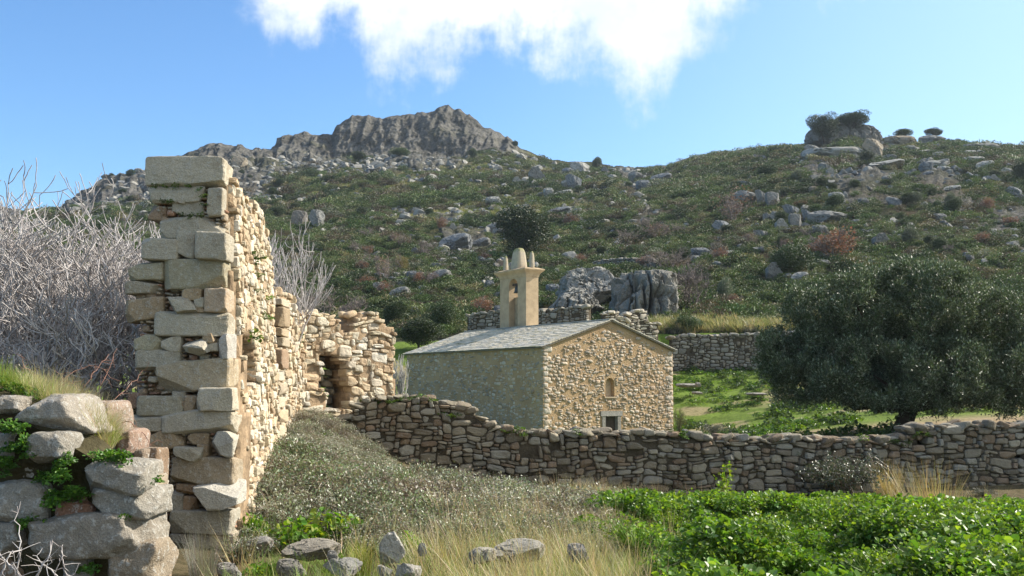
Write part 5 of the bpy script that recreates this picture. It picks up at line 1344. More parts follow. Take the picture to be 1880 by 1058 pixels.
# trees growing on top of the skyline rocks
def on_rock(lb, k, v, px, row, w, h, ref): 
    p = hit(ref, 266); plant('skyline_tree', lb, 'tree', k, v, px, row, w, h, Y=float(p[1]) + 2)
p = hit(1555, 266); plant('skyline_tree', 'wind-bent dark tree hugging the left side of the skyline crag', 'tree', 'evergreen', 3, 1512, 258, 64, 50, Y=float(p[1]) - 3)
on_rock('dark spreading trees crowning the columnar crag', 'evergreen', 1, 1562, 238, 84, 34, 1555)
on_rock('small dark tree on the domed skyline boulder', 'bushy', 2, 1658, 254, 40, 22, 1658)
on_rock('dark low bush on the flat topped skyline boulder', 'evergreen', 2, 1714, 254, 38, 19, 1714)

# the pale outcrop and the fissured monolith behind the chapel
def outcrop(name, label, px0, r0, px1, r1, Y, depth, seed, col, mat, p=3, cuts=10, kd=(.5, .9), n=46, amp=.1, cracks=(), cat='rock', lean=0, rs=1.0):
    V, Fq = rock_mesh(n, p, cuts, kd, amp, 1.4, seed); V = V / np.abs(V).max(0)
    a = at(px0, r1, Y); b = at(px1, r0, Y); Wm, Hm = b[0] - a[0], b[2] - a[2]
    W = V * np.array([Wm / 2, depth / 2, Hm / 2 * 1.15])
    q = W * .55 / rs
    g = fbm(q[:, 0], q[:, 1], q[:, 2], 5, seed); g2 = np.abs(fbm(q[:, 0] * 1.6, q[:, 1] * 1.6, q[:, 2] * .6, 4, seed + 4))
    g3 = fbm(q[:, 0] * 2.6, q[:, 1] * 2.6, q[:, 2] * 2.0, 4, seed + 9, True)
    nrm = unit(V); W = W + nrm * ((.6 * g - .7 * sstep(.10, .0, g2) + .35 * g3) * rs)[:, None]
    for x, wd, dpt, wob in cracks:
        xx = W[:, 0] / (Wm / 2) - x - wob * np.sin(W[:, 2] * 1.3 + x * 5) * .06; W[:, 1] += dpt * np.exp(-(xx / wd) ** 2)
    W[:, 0] += lean * W[:, 2]
    o = mk(name, W, Fq, mat, None, np.tile(np.array(col), (len(W), 1)), smooth=False); o.location = ((a[0] + b[0]) / 2, Y + depth * .4, (a[2] + b[2]) / 2 - Hm * .07)
    return tag(o, label, cat)
outcrop('rock_outcrop', 'broad pale furrowed rock outcrop behind the belfry', 975, 520, 1115, 615, 70, 12, 31, (.27, .265, .24), M_pale, 2.2, 12, (.55, .95), 84, .14, lean=.45, rs=.55)
outcrop('rock_outcrop', 'upper pale slab of the furrowed outcrop left of the dark shrub', 1030, 486, 1142, 560, 73, 10, 37, (.31, .30, .27), M_pale, 2.2, 12, (.55, .95), 84, .12, rs=.5)
outcrop('monolith', 'upright grey fissured monolith behind the chapel gable', 1137, 500, 1236, 625, 66, 6, 35, (.25, .24, .21), M_pale, 8, 5, (.95, 1.2), 84, .06, ((.08, .03, .7, 1), (-.5, .03, .25, -1)))
_hc = hit(1555, 266)
outcrop('skyline_crag', 'big columnar crag on the right skyline with trees on top', 1488, 218, 1632, 280, float(_hc[1]) + 2, 14, 43, (.21, .20, .18), M_boul, 2.3, 9, (.75, 1.1), 64, .08, ((-.6, .02, .7, 1), (-.3, .02, .7, -1), (-.05, .02, .8, 1), (.2, .02, .7, 1), (.5, .02, .7, -1)), rs=1.0)
# ================================================================ the olive tree
def olive():
    Y0 = 31.0; b = at(1655, 800, Y0); z0 = float(H(b[0], Y0)) - .1
    root = empty('olive_tree', (b[0], Y0, z0), 'broad dark olive tree with a wide silvery crown behind the right part of the wall', 'tree')
    lobes = [(1462, 640, 66, 62, 0), (1500, 585, 70, 60, .5), (1565, 565, 75, 60, -.4), (1610, 545, 60, 50, .8), (1672, 530, 66, 42, 0), (1700, 560, 80, 60, -.8), (1765, 580, 70, 55, .6), (1830, 590, 75, 55, -.3), (1900, 620, 80, 65, .4), (1960, 680, 70, 60, 0),
             (1560, 650, 100, 80, .9), (1580, 690, 110, 62, -1), (1680, 650, 110, 90, 1.1), (1690, 690, 90, 70, -1.2), (1790, 660, 105, 85, .9), (1820, 700, 100, 55, -1.0), (1480, 695, 70, 48, .3), (1900, 705, 85, 42, 0), (1530, 712, 60, 30, -.5), (1596, 722, 46, 20, .3), (1780, 718, 56, 22, .2), (1860, 725, 50, 18, -.4), (1436, 665, 40, 40, .2)]
    r = np.random.default_rng(4); k_ = Y0 / F_PX; C3 = []; R3 = []
    for cx, cy, rx, ry, dy in lobes:
        C3.append(at(cx, cy, Y0) + np.array([0, dy * 1.1, 0])); R3.append((rx * k_, (rx + ry) * .5 * k_ * 1.05, ry * k_))
    C3, R3 = np.array(C3), np.array(R3)
    # small tufts on every lobe, leaves on every tuft
    nt = 3000; w = R3.prod(1) ** .66; kk = r.choice(len(C3), nt, p=w / w.sum()); d = unit(r.normal(size=(nt, 3)))
    TC = C3[kk] + d * R3[kk] * (r.uniform(.35, 1.1, nt) ** .45)[:, None]; TR = r.uniform(.14, .30, nt)
    g = fbm(TC[:, 0] * 1.1, TC[:, 1] * 1.1, TC[:, 2] * 1.1, 3, 8); kp = g > -.33; TC, TR, TD = TC[kp], TR[kp], d[kp]; nt = len(TC)
    n = 330000; k = r.integers(0, nt, n); e = unit(r.normal(size=(n, 3)) + TD[k] * .5 + np.array([0, 0, .3]))
    P = TC[k] + e * (TR[k] * r.uniform(.1, 1.25, n))[:, None] * np.array([1, 1, 1.15])
    A = unit(e * .7 + r.normal(0, .45, (n, 3)) + np.array([0, 0, .55])); N = unit(np.array([.2, 0, .8]) + r.normal(0, .6, (n, 3)))
    L = r.uniform(.06, .11, n)
    V, F, C = leafmesh(P, A, N, L, L * .40, colvar(r, (.056, .076, .036), n, .3, (.19, .22, .15), .2))  # random paler leaves: silvery sunlight on the crown put into leaf colour
    mk('crown', V, F, M_olive, root, C, smooth=False)
    lines = []; base = np.array([b[0], Y0, z0 - .15]); top = at(1672, 742, Y0)
    q = [base, base + (.06, 0, .35), (base + top) / 2 + (.0, 0, .1), top, top + (.1, 0, .35)]
    tr = [(np.array(q), np.array([.40, .30, .25, .27, .2]))]
    for s, (ox, oy, rad) in enumerate([(.18, .05, .12), (-.16, .06, .11), (.05, -.12, .1), (0, .17, .1)]):
        tr.append((np.array(q) + np.array([ox, oy, 0]) * np.array([1.2, .8, .6, 1, 1.6])[:, None], np.array([rad * 1.6, rad, rad, rad * .9, rad * .6])))
    for i in range(len(C3)):
        s = top + r.normal(0, .08, 3); m = (s + C3[i]) / 2 + r.normal(0, .25, 3) + np.array([0, 0, -.1])
        tr.append((np.array([s, s * .6 + m * .4, m, m * .5 + C3[i] * .5, C3[i]]), np.array([.13, .10, .075, .05, .02])))
    V, F = tubes(tr, 9); V = V + .025 * np.stack([noise(V[:, 0] * 9, V[:, 1] * 9, V[:, 2] * 3, i) for i in range(3)], 1)
    mk('trunk', V, F, M_bark, root)
olive()

# ================================================================ leafless fig trees
def fig(name, label, px, Y, H_, W_, seed, stems, depth=5, z=None, group=None, lean=(0, 0)):
    r = np.random.default_rng(seed); X = (px - CX) / F_PX * Y; zb = float(H(X, Y)) if z is None else z; lines = []
    for s in range(stems):
        a = 6.28 * s / stems + r.normal(0, .3); t = r.uniform(.25, 1.0)
        grow(r, np.array([.12 * math.cos(a), .12 * math.sin(a), -.1]), np.array([math.cos(a) * t + lean[0], math.sin(a) * t + lean[1], .9]), r.uniform(1.0, 1.5), .055, depth, lines, .55, (2, 4), .72, .17, .62, 5, .0062)
    mx = max(l[0][:, 2].max() for l in lines); wd = np.percentile(np.abs(np.concatenate([l[0][:, 0] for l in lines])), 98)
    S = np.array([W_ / 2 / wd, W_ / 2 / wd, H_ / mx])
    root = empty(name, (X, Y, zb), label, 'tree', group)
    big = [(l[0] * S + np.array([X, Y, zb]), l[1]) for l in lines if l[2] >= depth - 1]; small = [(l[0] * S + np.array([X, Y, zb]), l[1]) for l in lines if l[2] < depth - 1]
    V, F = tubes(big, 7); mk('trunk', V, F, M_fig, root)
    V, F = tubes(small, 4); mk('branches', V, F, M_fig, root)
    return len(lines)
fig('fig_tree', 'leafless pale fig tree at the left edge of the picture', -20, 14.5, 3.9, 3.8, 1, 7)
fig('fig_tree', 'leafless fig tree second from the left edge, in front of the blue sky gap', 75, 13.6, 3.35, 3.4, 2, 7)
fig('fig_tree', 'middle one of the leafless fig trees left of the tall ruin', 150, 15.2, 3.6, 3.6, 3, 7)
fig('fig_tree', 'leafless fig tree brushing the left side of the tall ruin', 238, 14.2, 3.35, 3.0, 4, 7)
fig('fig_tree', 'shorter dark stemmed leafless fig tree behind the boulder wall', 120, 12.4, 2.2, 3.0, 5, 7)
fig('fig_tree', 'leafless fig tree farthest back in the left thicket', 40, 18.0, 4.3, 4.6, 6, 7)
fig('fig_tree', 'leafless white fig crown reaching out from behind the top of the ruined house wall', 478, 20.3, 4.0, 2.6, 8, 6, 4, lean=(.25, 0))
fig('fig_tree', 'thin leafless pale saplings between the ruined gable wall and the chapel', 731, 27.0, 1.9, .5, 9, 6, 4)

# ================================================================ foreground vegetation
def sample_area(n, poly, y0, y1, seed):
    """points on the ground inside a region given by photo columns/rows of the ground"""
    r = np.random.default_rng(seed); cx = [p[0] for p in poly]
    m = int(n * 6); Y = np.sqrt(r.uniform(y0 ** 2, y1 ** 2, m)); c = r.uniform(min(cx), max(cx), m)
    X = (c - CX) / F_PX * Y; Z = H(X, Y); px, row = project(X, Y, Z)
    k = inpoly(poly, px, row); X, Y, Z = X[k][:n], Y[k][:n], Z[k][:n]
    return r, X, Y, Z
def herb(seed, n, rad, h, size, col, broad=True, mat=None, alt=None, af=.1, W=.85, up=.7):
    r = np.random.default_rng(seed); a = r.uniform(0, 6.28, n); q = rad * np.sqrt(r.random(n)); z = h * (1 - (q / rad) ** 2 * .6) * r.uniform(.35, 1.0, n) ** .5
    P = np.stack([q * np.cos(a), q * np.sin(a), z], 1); out = np.stack([np.cos(a), np.sin(a), 0 * a], 1)
    A = unit(out * .8 + r.normal(0, .55, (n, 3)) + np.array([0, 0, .1])); N = unit(np.array([0, 0, up]) + out * .25 + r.normal(0, .33, (n, 3)))
    L = size * r.uniform(.55, 1.35, n)
    V, F, C = leafmesh(P, A, N, L, L * W, colvar(r, col, n, .28, alt, af), .15, broad)
    st = [(np.array([[0, 0, 0], P[i] * np.array([.6, .6, .5]), P[i]]), [.004, .003, .002]) for i in range(0, n, 3)]
    V2, F2 = tubes(st, 3); C2 = np.tile(np.array(col) * 1.2, (len(V2), 1))
    return mk('herb', np.concatenate([V, V2]), [F, F2 + len(V)], mat or M_herb, None, np.concatenate([C, C2]), smooth=False, link=False)
def scrubproto(seed, n, rad, h, leaf, col, alt, af, stems=26):
    r = np.random.default_rng(seed); a = r.uniform(0, 6.28, stems); L = []; tips = []
    for i in range(stems):
        q = rad * r.uniform(.5, 1.1); hh = h * r.uniform(.6, 1.1)
        p = np.array([[0, 0, -.03], [math.cos(a[i]) * q * .4, math.sin(a[i]) * q * .4, hh * .8], [math.cos(a[i]) * q * .8, math.sin(a[i]) * q * .8, hh], [math.cos(a[i]) * q * 1.15, math.sin(a[i]) * q * 1.15, hh * .7]]) + r.normal(0, .025, (4, 3))
        L.append((p, [.004, .003, .0025, .0015])); tips.append(p)
    T = np.array(tips); k = r.integers(0, stems, n); t = r.uniform(.15, 3, n); i0 = np.minimum(t.astype(int), 2); f = (t - i0)[:, None]
    P = T[k, i0] * (1 - f) + T[k, i0 + 1] * f + r.normal(0, .03, (n, 3)); P[:, 2] = np.maximum(P[:, 2], .01)
    A = unit(r.normal(size=(n, 3)) + np.array([0, 0, .3])); N = unit(r.normal(0, .6, (n, 3)) + np.array([0, 0, .8]))
    l = leaf * r.uniform(.5, 1.4, n)
    V, F, C = leafmesh(P, A, N, l, l * .6, colvar(r, col, n, .3, alt, af)); V2, F2 = tubes(L, 3)
    return mk('scrub', np.concatenate([V, V2]), [F, F2 + len(V)], M_bram, None, np.concatenate([C, np.tile(np.array([.16, .11, .08]), (len(V2), 1))]), smooth=False, link=False)
def mound(X, Y, s=0): return np.clip(.5 + .75 * fbm(X * .95, Y * .95, 0 * X + s, 3, 33), 0, 1.1)
GREEN = [(1040, 945), (1110, 915), (1190, 905), (1300, 893), (1420, 900), (1560, 905), (1700, 905), (1880, 900), (2050, 900), (2100, 1500), (1100, 1500), (1030, 1060), (1030, 980)]
def green_cover():
    pr = [herb(40 + i, 130, .25, .22, s * .62, c, alt=a, up=.55) for i, (s, c, a) in enumerate([(.055, (.11, .20, .025), (.22, .32, .04)), (.07, (.085, .175, .022), (.18, .29, .04)), (.045, (.14, .23, .03), (.26, .35, .05)), (.08, (.09, .18, .025), (.19, .30, .04)), (.06, (.055, .115, .018), (.12, .19, .03)), (.05, (.12, .20, .03), (.21, .31, .05))])]
    r, X, Y, Z = sample_area(6800, GREEN, 4.6, 21.5, 3)
    px, row = project(X, Y, Z); e = (px - 1190 - (row - 905) * .15) + 170 * fbm(X * 1.2, Y * 1.2, 0 * X, 3, 12); k = r.random(len(X)) < sstep(-60, 120, e); X, Y, Z = X[k], Y[k], Z[k]
    m = mound(X, Y); px, row = project(X, Y, Z)
    hollow = np.exp(-((row - (948 + (px - 1500) * -.03)) / 14) ** 2) * sstep(1380, 1440, px) * sstep(1720, 1640, px)
    bare = sstep(.22, .36, fbm(X * .6, Y * .6, 0 * X, 3, 77)) * .85
    k = (r.random(len(X)) > hollow * .8) & (m > .22) & (r.random(len(X)) > bare)
    X, Y, Z, m = X[k], Y[k], Z[k], m[k]; n = len(X)
    z = Z + .45 * sstep(.3, .8, m) * sstep(19, 12, Y) - .06
    s = r.uniform(.6, 1.25, n) * (.75 + .4 * m) * (.5 + .5 * sstep(20, 13, Y))
    scatter('green_ground_cover', 'lush bright green leafy weeds filling the right foreground', pr, np.stack([X, Y, z], 1), r.uniform(0, 6.28, n), s, np.where(m > .55, r.choice([0, 2, 5, 3], n), r.choice([1, 3, 4, 0], n)), .18)
green_cover()
SCRUB = [(434, 1040), (470, 905), (500, 835), (545, 780), (585, 762), (640, 800), (720, 872), (860, 920), (1000, 930), (1180, 915), (1170, 935), (1150, 1010), (1100, 1040), (960, 1010), (820, 1030), (700, 1025), (620, 1000), (520, 1010), (470, 1030)]
def scrub_cover():
    pr = [scrubproto(60 + i, 600, .34, .22, .03, c, a, .3) for i, (c, a) in enumerate([((.20, .23, .15), (.34, .35, .28)), ((.17, .205, .125), (.27, .22, .16)), ((.24, .25, .18), (.38, .37, .30)), ((.14, .19, .085), (.28, .30, .19)), ((.21, .19, .135), (.31, .25, .19))])]
    r, X, Y, Z = sample_area(2700, SCRUB, 8, 21.5, 4)
    m = mound(X, Y, 7); n = len(X); px, row = project(X, Y, Z)
    s = np.minimum(r.uniform(.4, 1.7, n) ** 1.2 * (.35 + .85 * m), np.where(Y > 16, .72, 1.25)) * (1 - .35 * sstep(940, 1010, row))
    pa = fbm(X * .9, Y * .9, 0 * X, 3, 66); idx = np.select([pa < -.25, pa < -.05, pa < .12, pa < .3], [3, 1, 0, 2], 4); idx = np.where(r.random(n) < .25, r.integers(0, 5, n), idx)
    kk = r.random(n) > .15 + .5 * sstep(.25, .5, pa); X, Y, Z, m, s, idx = X[kk], Y[kk], Z[kk], m[kk], s[kk], idx[kk]; n = len(X)
    ex = herb(66, 60, .16, .13, .035, (.10, .18, .03), alt=(.2, .27, .04)); ex.name = 'small_herb'; pr.append(ex); idx = np.where(r.random(n) < .09 + .2 * (pa[kk] < -.3), 5, idx)
    scatter('bramble_scrub', 'grey green bramble scrub covering the bank below the ruin', pr, np.stack([X, Y, Z + .12 * m - .04], 1), r.uniform(0, 6.28, n), s, idx, .2)
scrub_cover()
DRY = [(690, 1300), (760, 1010), (860, 985), (960, 935), (1060, 915), (1160, 925), (1160, 985), (1190, 1080), (1260, 1500)]
def dry_cover():
    pr = []
    for i, (n, L, w, sp, c, ln, cu) in enumerate([(34, .62, .005, .13, (.46, .40, .22), .6, .7), (36, .5, .005, .15, (.40, .35, .17), .7, .8), (40, .42, .006, .14, (.30, .33, .10), .7, .8), (20, .75, .005, .1, (.54, .47, .30), .5, .6), (50, .32, .006, .15, (.18, .27, .05), .8, .8)]):
        r = np.random.default_rng(80 + i); V, F, C = blades(r, n, L, w, sp, None, c, ln, cu); pr.append(mk('grass_tuft', V, F, M_grs, None, C, False, link=False))
    r, X, Y, Z = sample_area(1500, DRY, 5, 21, 5); k = fbm(X * 1.1, Y * 1.1, 0 * X, 3, 55) > .0; X, Y, Z = X[k], Y[k], Z[k]
    r2, X2, Y2, Z2 = sample_area(520, [(430, 1030), (480, 960), (700, 960), (1200, 900), (1260, 1000), (1300, 1500), (430, 1500)], 5, 21, 6)
    r3, X3, Y3, Z3 = sample_area(260, [(1100, 925), (1400, 905), (1850, 920), (1900, 1000), (1500, 1100), (1200, 1100)], 7, 21, 7)
    X, Y, Z = np.r_[X, X2, X3], np.r_[Y, Y2, Y3], np.r_[Z, Z2, Z3]; n = len(X)
    px, row = project(X, Y, Z); i_ = r.choice([0, 1, 2, 3, 4], n, p=[.20, .22, .26, .10, .22])
    i_ = np.where((px < 760) & (r.random(n) < .6), 4, i_)
    scatter('dry_grass', 'tall straw coloured grass across the centre foreground', pr, np.stack([X, Y, Z - .02], 1), r.uniform(0, 6.28, n), r.uniform(.45, 1.0, n), i_, .15)
    # grass and weeds on top of the boulder wall
    r = np.random.default_rng(9); m = 900; c = r.uniform(-40, 262, m); Y = r.uniform(7.75, 9.6, m); X = (c - CX) / F_PX * Y
    Z = np.interp(c, [-400, -100, 0, 130, 200, 250, 300], [2.1, 1.85, 1.72, 1.50, 1.30, 1.08, .95]); k = X < -2.9 - .42 * (Y - 7.5); X, Y, Z, c = X[k], Y[k], Z[k], c[k]; m = len(X)
    gp_ = herb(99, 60, .10, .09, .025, (.075, .15, .02), alt=(.14, .22, .03)); gp_.name = 'small_herb'
    pr2 = []
    for i, (nn, L, w, sp, cc) in enumerate([(60, .26, .004, .07, (.42, .38, .20)), (60, .2, .004, .08, (.24, .32, .07)), (50, .32, .0035, .06, (.48, .42, .26))]):
        q = np.random.default_rng(120 + i); V, F, C = blades(q, nn, L, w, sp, None, cc, .6, .8); pr2.append(mk('grass_tuft', V, F, M_grs, None, C, False, link=False))
    idx = np.where(c < 60, r.choice([1, 3], m), np.where(r.random(m) < .3, 3, r.integers(0, 3, m)))
    scatter('wall_top_grass', 'green weeds and blond grass on top of the boulder wall at left', pr2 + [gp_], np.stack([X, Y, Z - .02], 1), r.uniform(0, 6.28, m), r.uniform(.6, 1.2, m), idx, .2)
dry_cover()
def small_covers():
    # bright weeds in gaps of the boulder wall face
    r = np.random.default_rng(19); p3 = [herb(130 + i, 46, .085, .06, .028, c, alt=(.13, .24, .03)) for i, c in enumerate([(.07, .16, .02), (.055, .13, .02)])]
    L = []
    for cx, cy, sx, sy, n in [(100, 880, 40, 10, 16), (130, 905, 28, 14, 14), (100, 925, 14, 8, 6), (40, 830, 34, 18, 16), (20, 790, 26, 10, 10), (120, 848, 14, 16, 8), (60, 965, 40, 5, 8), (150, 968, 40, 5, 8), (200, 845, 40, 5, 10), (290, 885, 10, 3, 3), (165, 1050, 8, 6, 3), (10, 860, 14, 20, 8), (200, 955, 40, 4, 4)]:
        for _ in range(n):
            px, py = r.normal(cx, sx * .5), r.normal(cy, sy * .5); L.append(at(px, py, 7.34 + r.uniform(0, .12)))
    L = np.array(L)
    scatter('wall_weeds', 'bright green weeds growing from the gaps of the boulder wall', p3, L, r.uniform(0, 6.28, len(L)), r.uniform(.35, .85, len(L)), r.integers(0, 2, len(L)), .5)
    # weeds and moss on the long wall top and ruined walls
    L = []
    for c, rr_, n, sx in [(700, 735, 8, 14), (760, 735, 10, 16), (830, 760, 12, 20), (950, 792, 12, 14), (1060, 793, 4, 8), (1250, 797, 10, 8), (1420, 806, 4, 8), (1600, 806, 5, 20), (1655, 812, 8, 14), (1700, 800, 6, 20), (1880, 800, 4, 30)]:
        for _ in range(n):
            q, z = PC.px(r.normal(c, sx), rr_ + r.uniform(-2, 8)); L.append(PC.world(q, z, .06 + r.uniform(-.25, .02)))
    for c, rr_ in [(549, 622), (551, 630), (549, 640)]:
        q, z = PB1.px(c - 2, rr_); L.append(PB1.world(q, z, .03))
    for c, rr_ in [(285, 343), (300, 344), (322, 343), (345, 344), (366, 350), (374, 362), (374, 378), (312, 372), (335, 397), (352, 398), (368, 396), (300, 372)]: L.append(at(c, rr_, 10.99))
    for s_, z_ in [(1.5, 3.3), (1.8, 3.1), (2.4, 2.6), (2.1, 1.7), (1.2, 2.3), (2.9, 2.9), (1.7, 2.9)]: L.append(PA.world(s_, z_, .04))
    L = np.array(L); p4 = [herb(140, 50, .10, .08, .03, (.075, .14, .02), alt=(.14, .2, .03)), herb(141, 50, .12, .07, .03, (.05, .09, .02))]
    scatter('wall_crevice_plants', 'small green plants rooted along the tops of the old walls', p4, L, r.uniform(0, 6.28, len(L)), np.where(np.abs(L[:, 1] - 10.99) < .02, .42, r.uniform(.5, 1.3, len(L))), r.integers(0, 2, len(L)), .3)
    # meadow weeds behind the wall
    r = np.random.default_rng(23); n = 3000; Y = np.sqrt(r.uniform(25.0 ** 2, 58 ** 2, n)); c = r.uniform(1180, 1960, n); X = (c - CX) / F_PX * Y
    f = fbm(X * .35, Y * .35, 0 * X, 4, 41); g2 = fbm(X * .8, Y * .8, 0 * X, 3, 47); k = (f < .22) & (g2 > -.15) | (r.random(n) < .08); k &= ~((Y < 36) & (c > 1320) & (f > -.2) & (r.random(n) < .93)); X, Y = X[k], Y[k]; n = len(X)
    p5 = [herb(150, 60, .30, .30, .09, (.05, .105, .022), alt=(.12, .19, .04)), herb(151, 60, .36, .22, .09, (.08, .15, .025), alt=(.16, .24, .04)), herb(152, 60, .28, .4, .1, (.055, .095, .035)), herb(153, 50, .4, .08, .06, (.13, .21, .03))]
    scatter('meadow_weeds', 'green tufted weeds dotted over the meadow behind the wall', p5, np.stack([X, Y, H(X, Y) - .02], 1), r.uniform(0, 6.28, n), r.uniform(.4, 1.15, n) , r.choice([0, 1, 2, 3], n, p=[.25, .25, .15, .35]), .1)
small_covers()

def clump(name, label, cat, px, row, w, h, proto, Y=None, y0=6, cnt=1, spread=0.0, seed=0):
    """an individual plant: merged copies of a small plant mesh, standing where the photo shows it"""
    p = at(px, row, Y) if Y else hit(px, row, y0)
    r = np.random.default_rng(seed + int(px)); me = proto.data; n = len(me.vertices)
    V = np.empty(n * 3, np.float32); me.vertices.foreach_get('co', V); V = V.reshape(-1, 3)
    ext = max(np.abs(V[:, :2]).max(), .01); hz = V[:, 2].max(); Wm, Hm = w / F_PX * p[1], h / F_PX * p[1]
    C = np.empty(n * 4, np.float32); me.color_attributes['col'].data.foreach_get('color', C); C = C.reshape(-1, 4)[:, :3]
    ls = np.empty(len(me.polygons), np.int32); me.polygons.foreach_get('loop_total', ls); vi = np.empty(len(me.loops), np.int32); me.loops.foreach_get('vertex_index', vi); F = vi.reshape(-1, 4)
    Vs, Fs, Cs = [], [], []
    for i in range(cnt):
        a = r.uniform(0, 6.28); s = (1 if cnt == 1 else r.uniform(.55, .8)); R2 = np.array([[math.cos(a), -math.sin(a), 0], [math.sin(a), math.cos(a), 0], [0, 0, 1]])
        W = (V * np.array([Wm / 2 / ext * s, Wm / 2 / ext * s, Hm / hz * s * (1.2 if cnt > 1 else 1)])) @ R2.T
        if cnt > 1: W = W + np.array([r.normal(0, Wm * spread), r.normal(0, Wm * spread), 0])
        Vs.append(W); Fs.append(F + i * n); Cs.append(C)
    o = mk(name, np.concatenate(Vs), np.concatenate(Fs), me.materials[0], None, np.concatenate(Cs), False)
    o.location = (p[0], p[1], p[2] - .02); return tag(o, label, cat)
hb = herb(200, 160, .3, .3, .065, (.11, .22, .022), alt=(.24, .30, .035), af=.3)
dkb = scrubproto(201, 3000, .5, .5, .03, (.045, .06, .03), (.12, .12, .09), .25, 50)
clump('leafy_plant', 'bright green broad leaved plant at the foot of the tall ruin', 'plant', 466, 1000, 90, 76, hb, cnt=2, spread=.12)
clump('leafy_plant', 'wide lime green leafy clump right of the ruin foot', 'plant', 560, 1005, 170, 70, hb, cnt=4, spread=.2)
clump('leafy_plant', 'small yellow green plant in the bramble near the ruin corner', 'plant', 512, 915, 50, 44, hb)
clump('leafy_plant', 'green leafy clump just right of the white block', 'plant', 756, 1020, 70, 50, hb, cnt=2, spread=.15)
clump('leafy_plant', 'green leafy plant among the low stones at the bottom', 'plant', 620, 1045, 80, 44, hb, cnt=2, spread=.15)
clump('leafy_plant', 'low green plant at the bottom edge left of centre', 'plant', 480, 1062, 90, 44, hb, cnt=2, spread=.15)
q_ = np.random.default_rng(210); V, F, C = blades(q_, 420, .75, .009, .26, None, (.42, .34, .16), .5, .6); gt = mk('tussock_proto', V, F, M_grs, None, C, False, link=False)
clump('grass_tussock', 'tall golden grass tussock standing up in the green weeds at right', 'grass tussock', 1712, 985, 230, 150, gt)
clump('grass_tussock', 'thin dry grass tussock left of the golden one against the wall', 'grass tussock', 1630, 925, 130, 90, gt)
q_ = np.random.default_rng(211); V, F, C = blades(q_, 300, .6, .007, .2, None, (.33, .36, .06), .5, .6); gg = mk('tussock_proto', V, F, M_grs, None, C, False, link=False)
clump('grass_tussock', 'yellow green grass tussock left of the white block', 'grass tussock', 664, 1058, 90, 96, gg, Y=9.3)
q_ = np.random.default_rng(212); V, F, C = blades(q_, 400, .5, .006, .26, None, (.27, .26, .22), .7, .5); gr_ = mk('tussock_proto', V, F, M_grs, None, C, False, link=False)
clump('dead_stalks', 'grey dead stalks in the middle of the green weeds', 'dry plant', 1330, 1000, 120, 62, gr_, cnt=2, spread=.2)
clump('dead_stalks', 'dark olive dry broom at the foot of the tall ruin', 'dry plant', 372, 1050, 130, 90, gr_, Y=9.4)
clump('dark_bramble', 'dark bramble heap against the shaded wall, left of the golden tussock', 'shrub', 1520, 915, 250, 110, dkb, cnt=4, spread=.2)
clump('dark_bramble', 'dark bramble trailing at the wall foot left of the tall green weed', 'shrub', 960, 912, 200, 50, dkb, cnt=2, spread=.25)
clump('dark_bramble', 'small dark bramble before the right end of the wall', 'shrub', 1820, 912, 100, 24, dkb, cnt=2, spread=.2)
clump('heather_bush', 'dark rounded heather bush on top of the terrace wall', 'shrub', 1378, 620, 56, 26, dkb, Y=58.9)
clump('heather_bush', 'dark heather bush at the left end of the terrace wall', 'shrub', 1238, 624, 44, 30, dkb, Y=58.9)
yb = scrubproto(202, 1500, .5, .5, .04, (.15, .14, .05), (.22, .19, .09), .4, 40)
clump('mossy_bush', 'yellow green bush against the right corner of the chapel', 'shrub', 1247, 800, 34, 56, yb, Y=38.5)
clump('bramble_bush', 'dark bramble on the meadow edge just behind the long wall', 'shrub', 1310, 800, 80, 28, dkb, Y=27)
def spurge():
    r = np.random.default_rng(5); p = hit(1337, 945, 10); lines = []; Lp = []; 
    root = empty('tall_weed', tuple(p), 'tall yellow green weed standing above the leafy weeds near the wall', 'plant')
    for i in range(4):
        h = [.95, .7, .6, .5][i]; a = r.uniform(0, 6.28); t = np.array([math.cos(a) * .12 * i, math.sin(a) * .1 * i, h])
        pts = np.array([[0, 0, 0], t * .5 + r.normal(0, .02, 3), t]) + p; lines.append((pts, [.01, .007, .004]))
        for k in range(46):
            f = r.uniform(.4, 1.0); Lp.append(pts[1] * (1 - f) + pts[2] * f + r.normal(0, .055, 3))
    P = np.array(Lp); n = len(P); L = r.uniform(.04, .08, n)
    V, F, C = leafmesh(P, unit(r.normal(size=(n, 3)) + (0, 0, .4)), unit(r.normal(0, .4, (n, 3)) + (0, 0, 1)), L, L * .8, colvar(r, (.22, .33, .03), n, .25), .15, True)
    mk('leaves', V, F, M_herb, root, C, False); V, F = tubes(lines, 5); mk('stem', V, F, M_red, root)
spurge()
# thorny stems at the left
def canes(name, label, pts, seed, rad=.005, thorns=True):
    r = np.random.default_rng(seed); L = []
    for q in pts:
        P = np.array([at(a, b, Y) for a, b, Y in q]); t = np.linspace(0, 1, 12); k = np.linspace(0, 1, len(P))
        S = np.stack([np.interp(t, k, P[:, i]) for i in range(3)], 1); S[1:-1] = (S[:-2] + S[1:-1] * 2 + S[2:]) / 4 + r.normal(0, .008, (10, 3))
        L.append((S, np.linspace(rad, rad * .5, 12)))
        for j in range(1, 11):
            d = unit(r.normal(size=3)); L.append((np.array([S[j], S[j] + d * r.uniform(.02, .05)]), np.array([rad * .5, rad * .15])))
            if r.random() < .5: d = unit(r.normal(size=3) + (0, 0, .5)); e = S[j] + d * r.uniform(.06, .16); L.append((np.array([S[j], (S[j] + e) / 2 + r.normal(0, .01, 3), e]), np.array([rad * .5, rad * .4, rad * .25])))
    V, F = tubes(L, 4); o = mk(name, V, F, M_red if 'red' in label else M_fig, None); c = V.mean(0); 
    return tag(o, label, 'bramble')
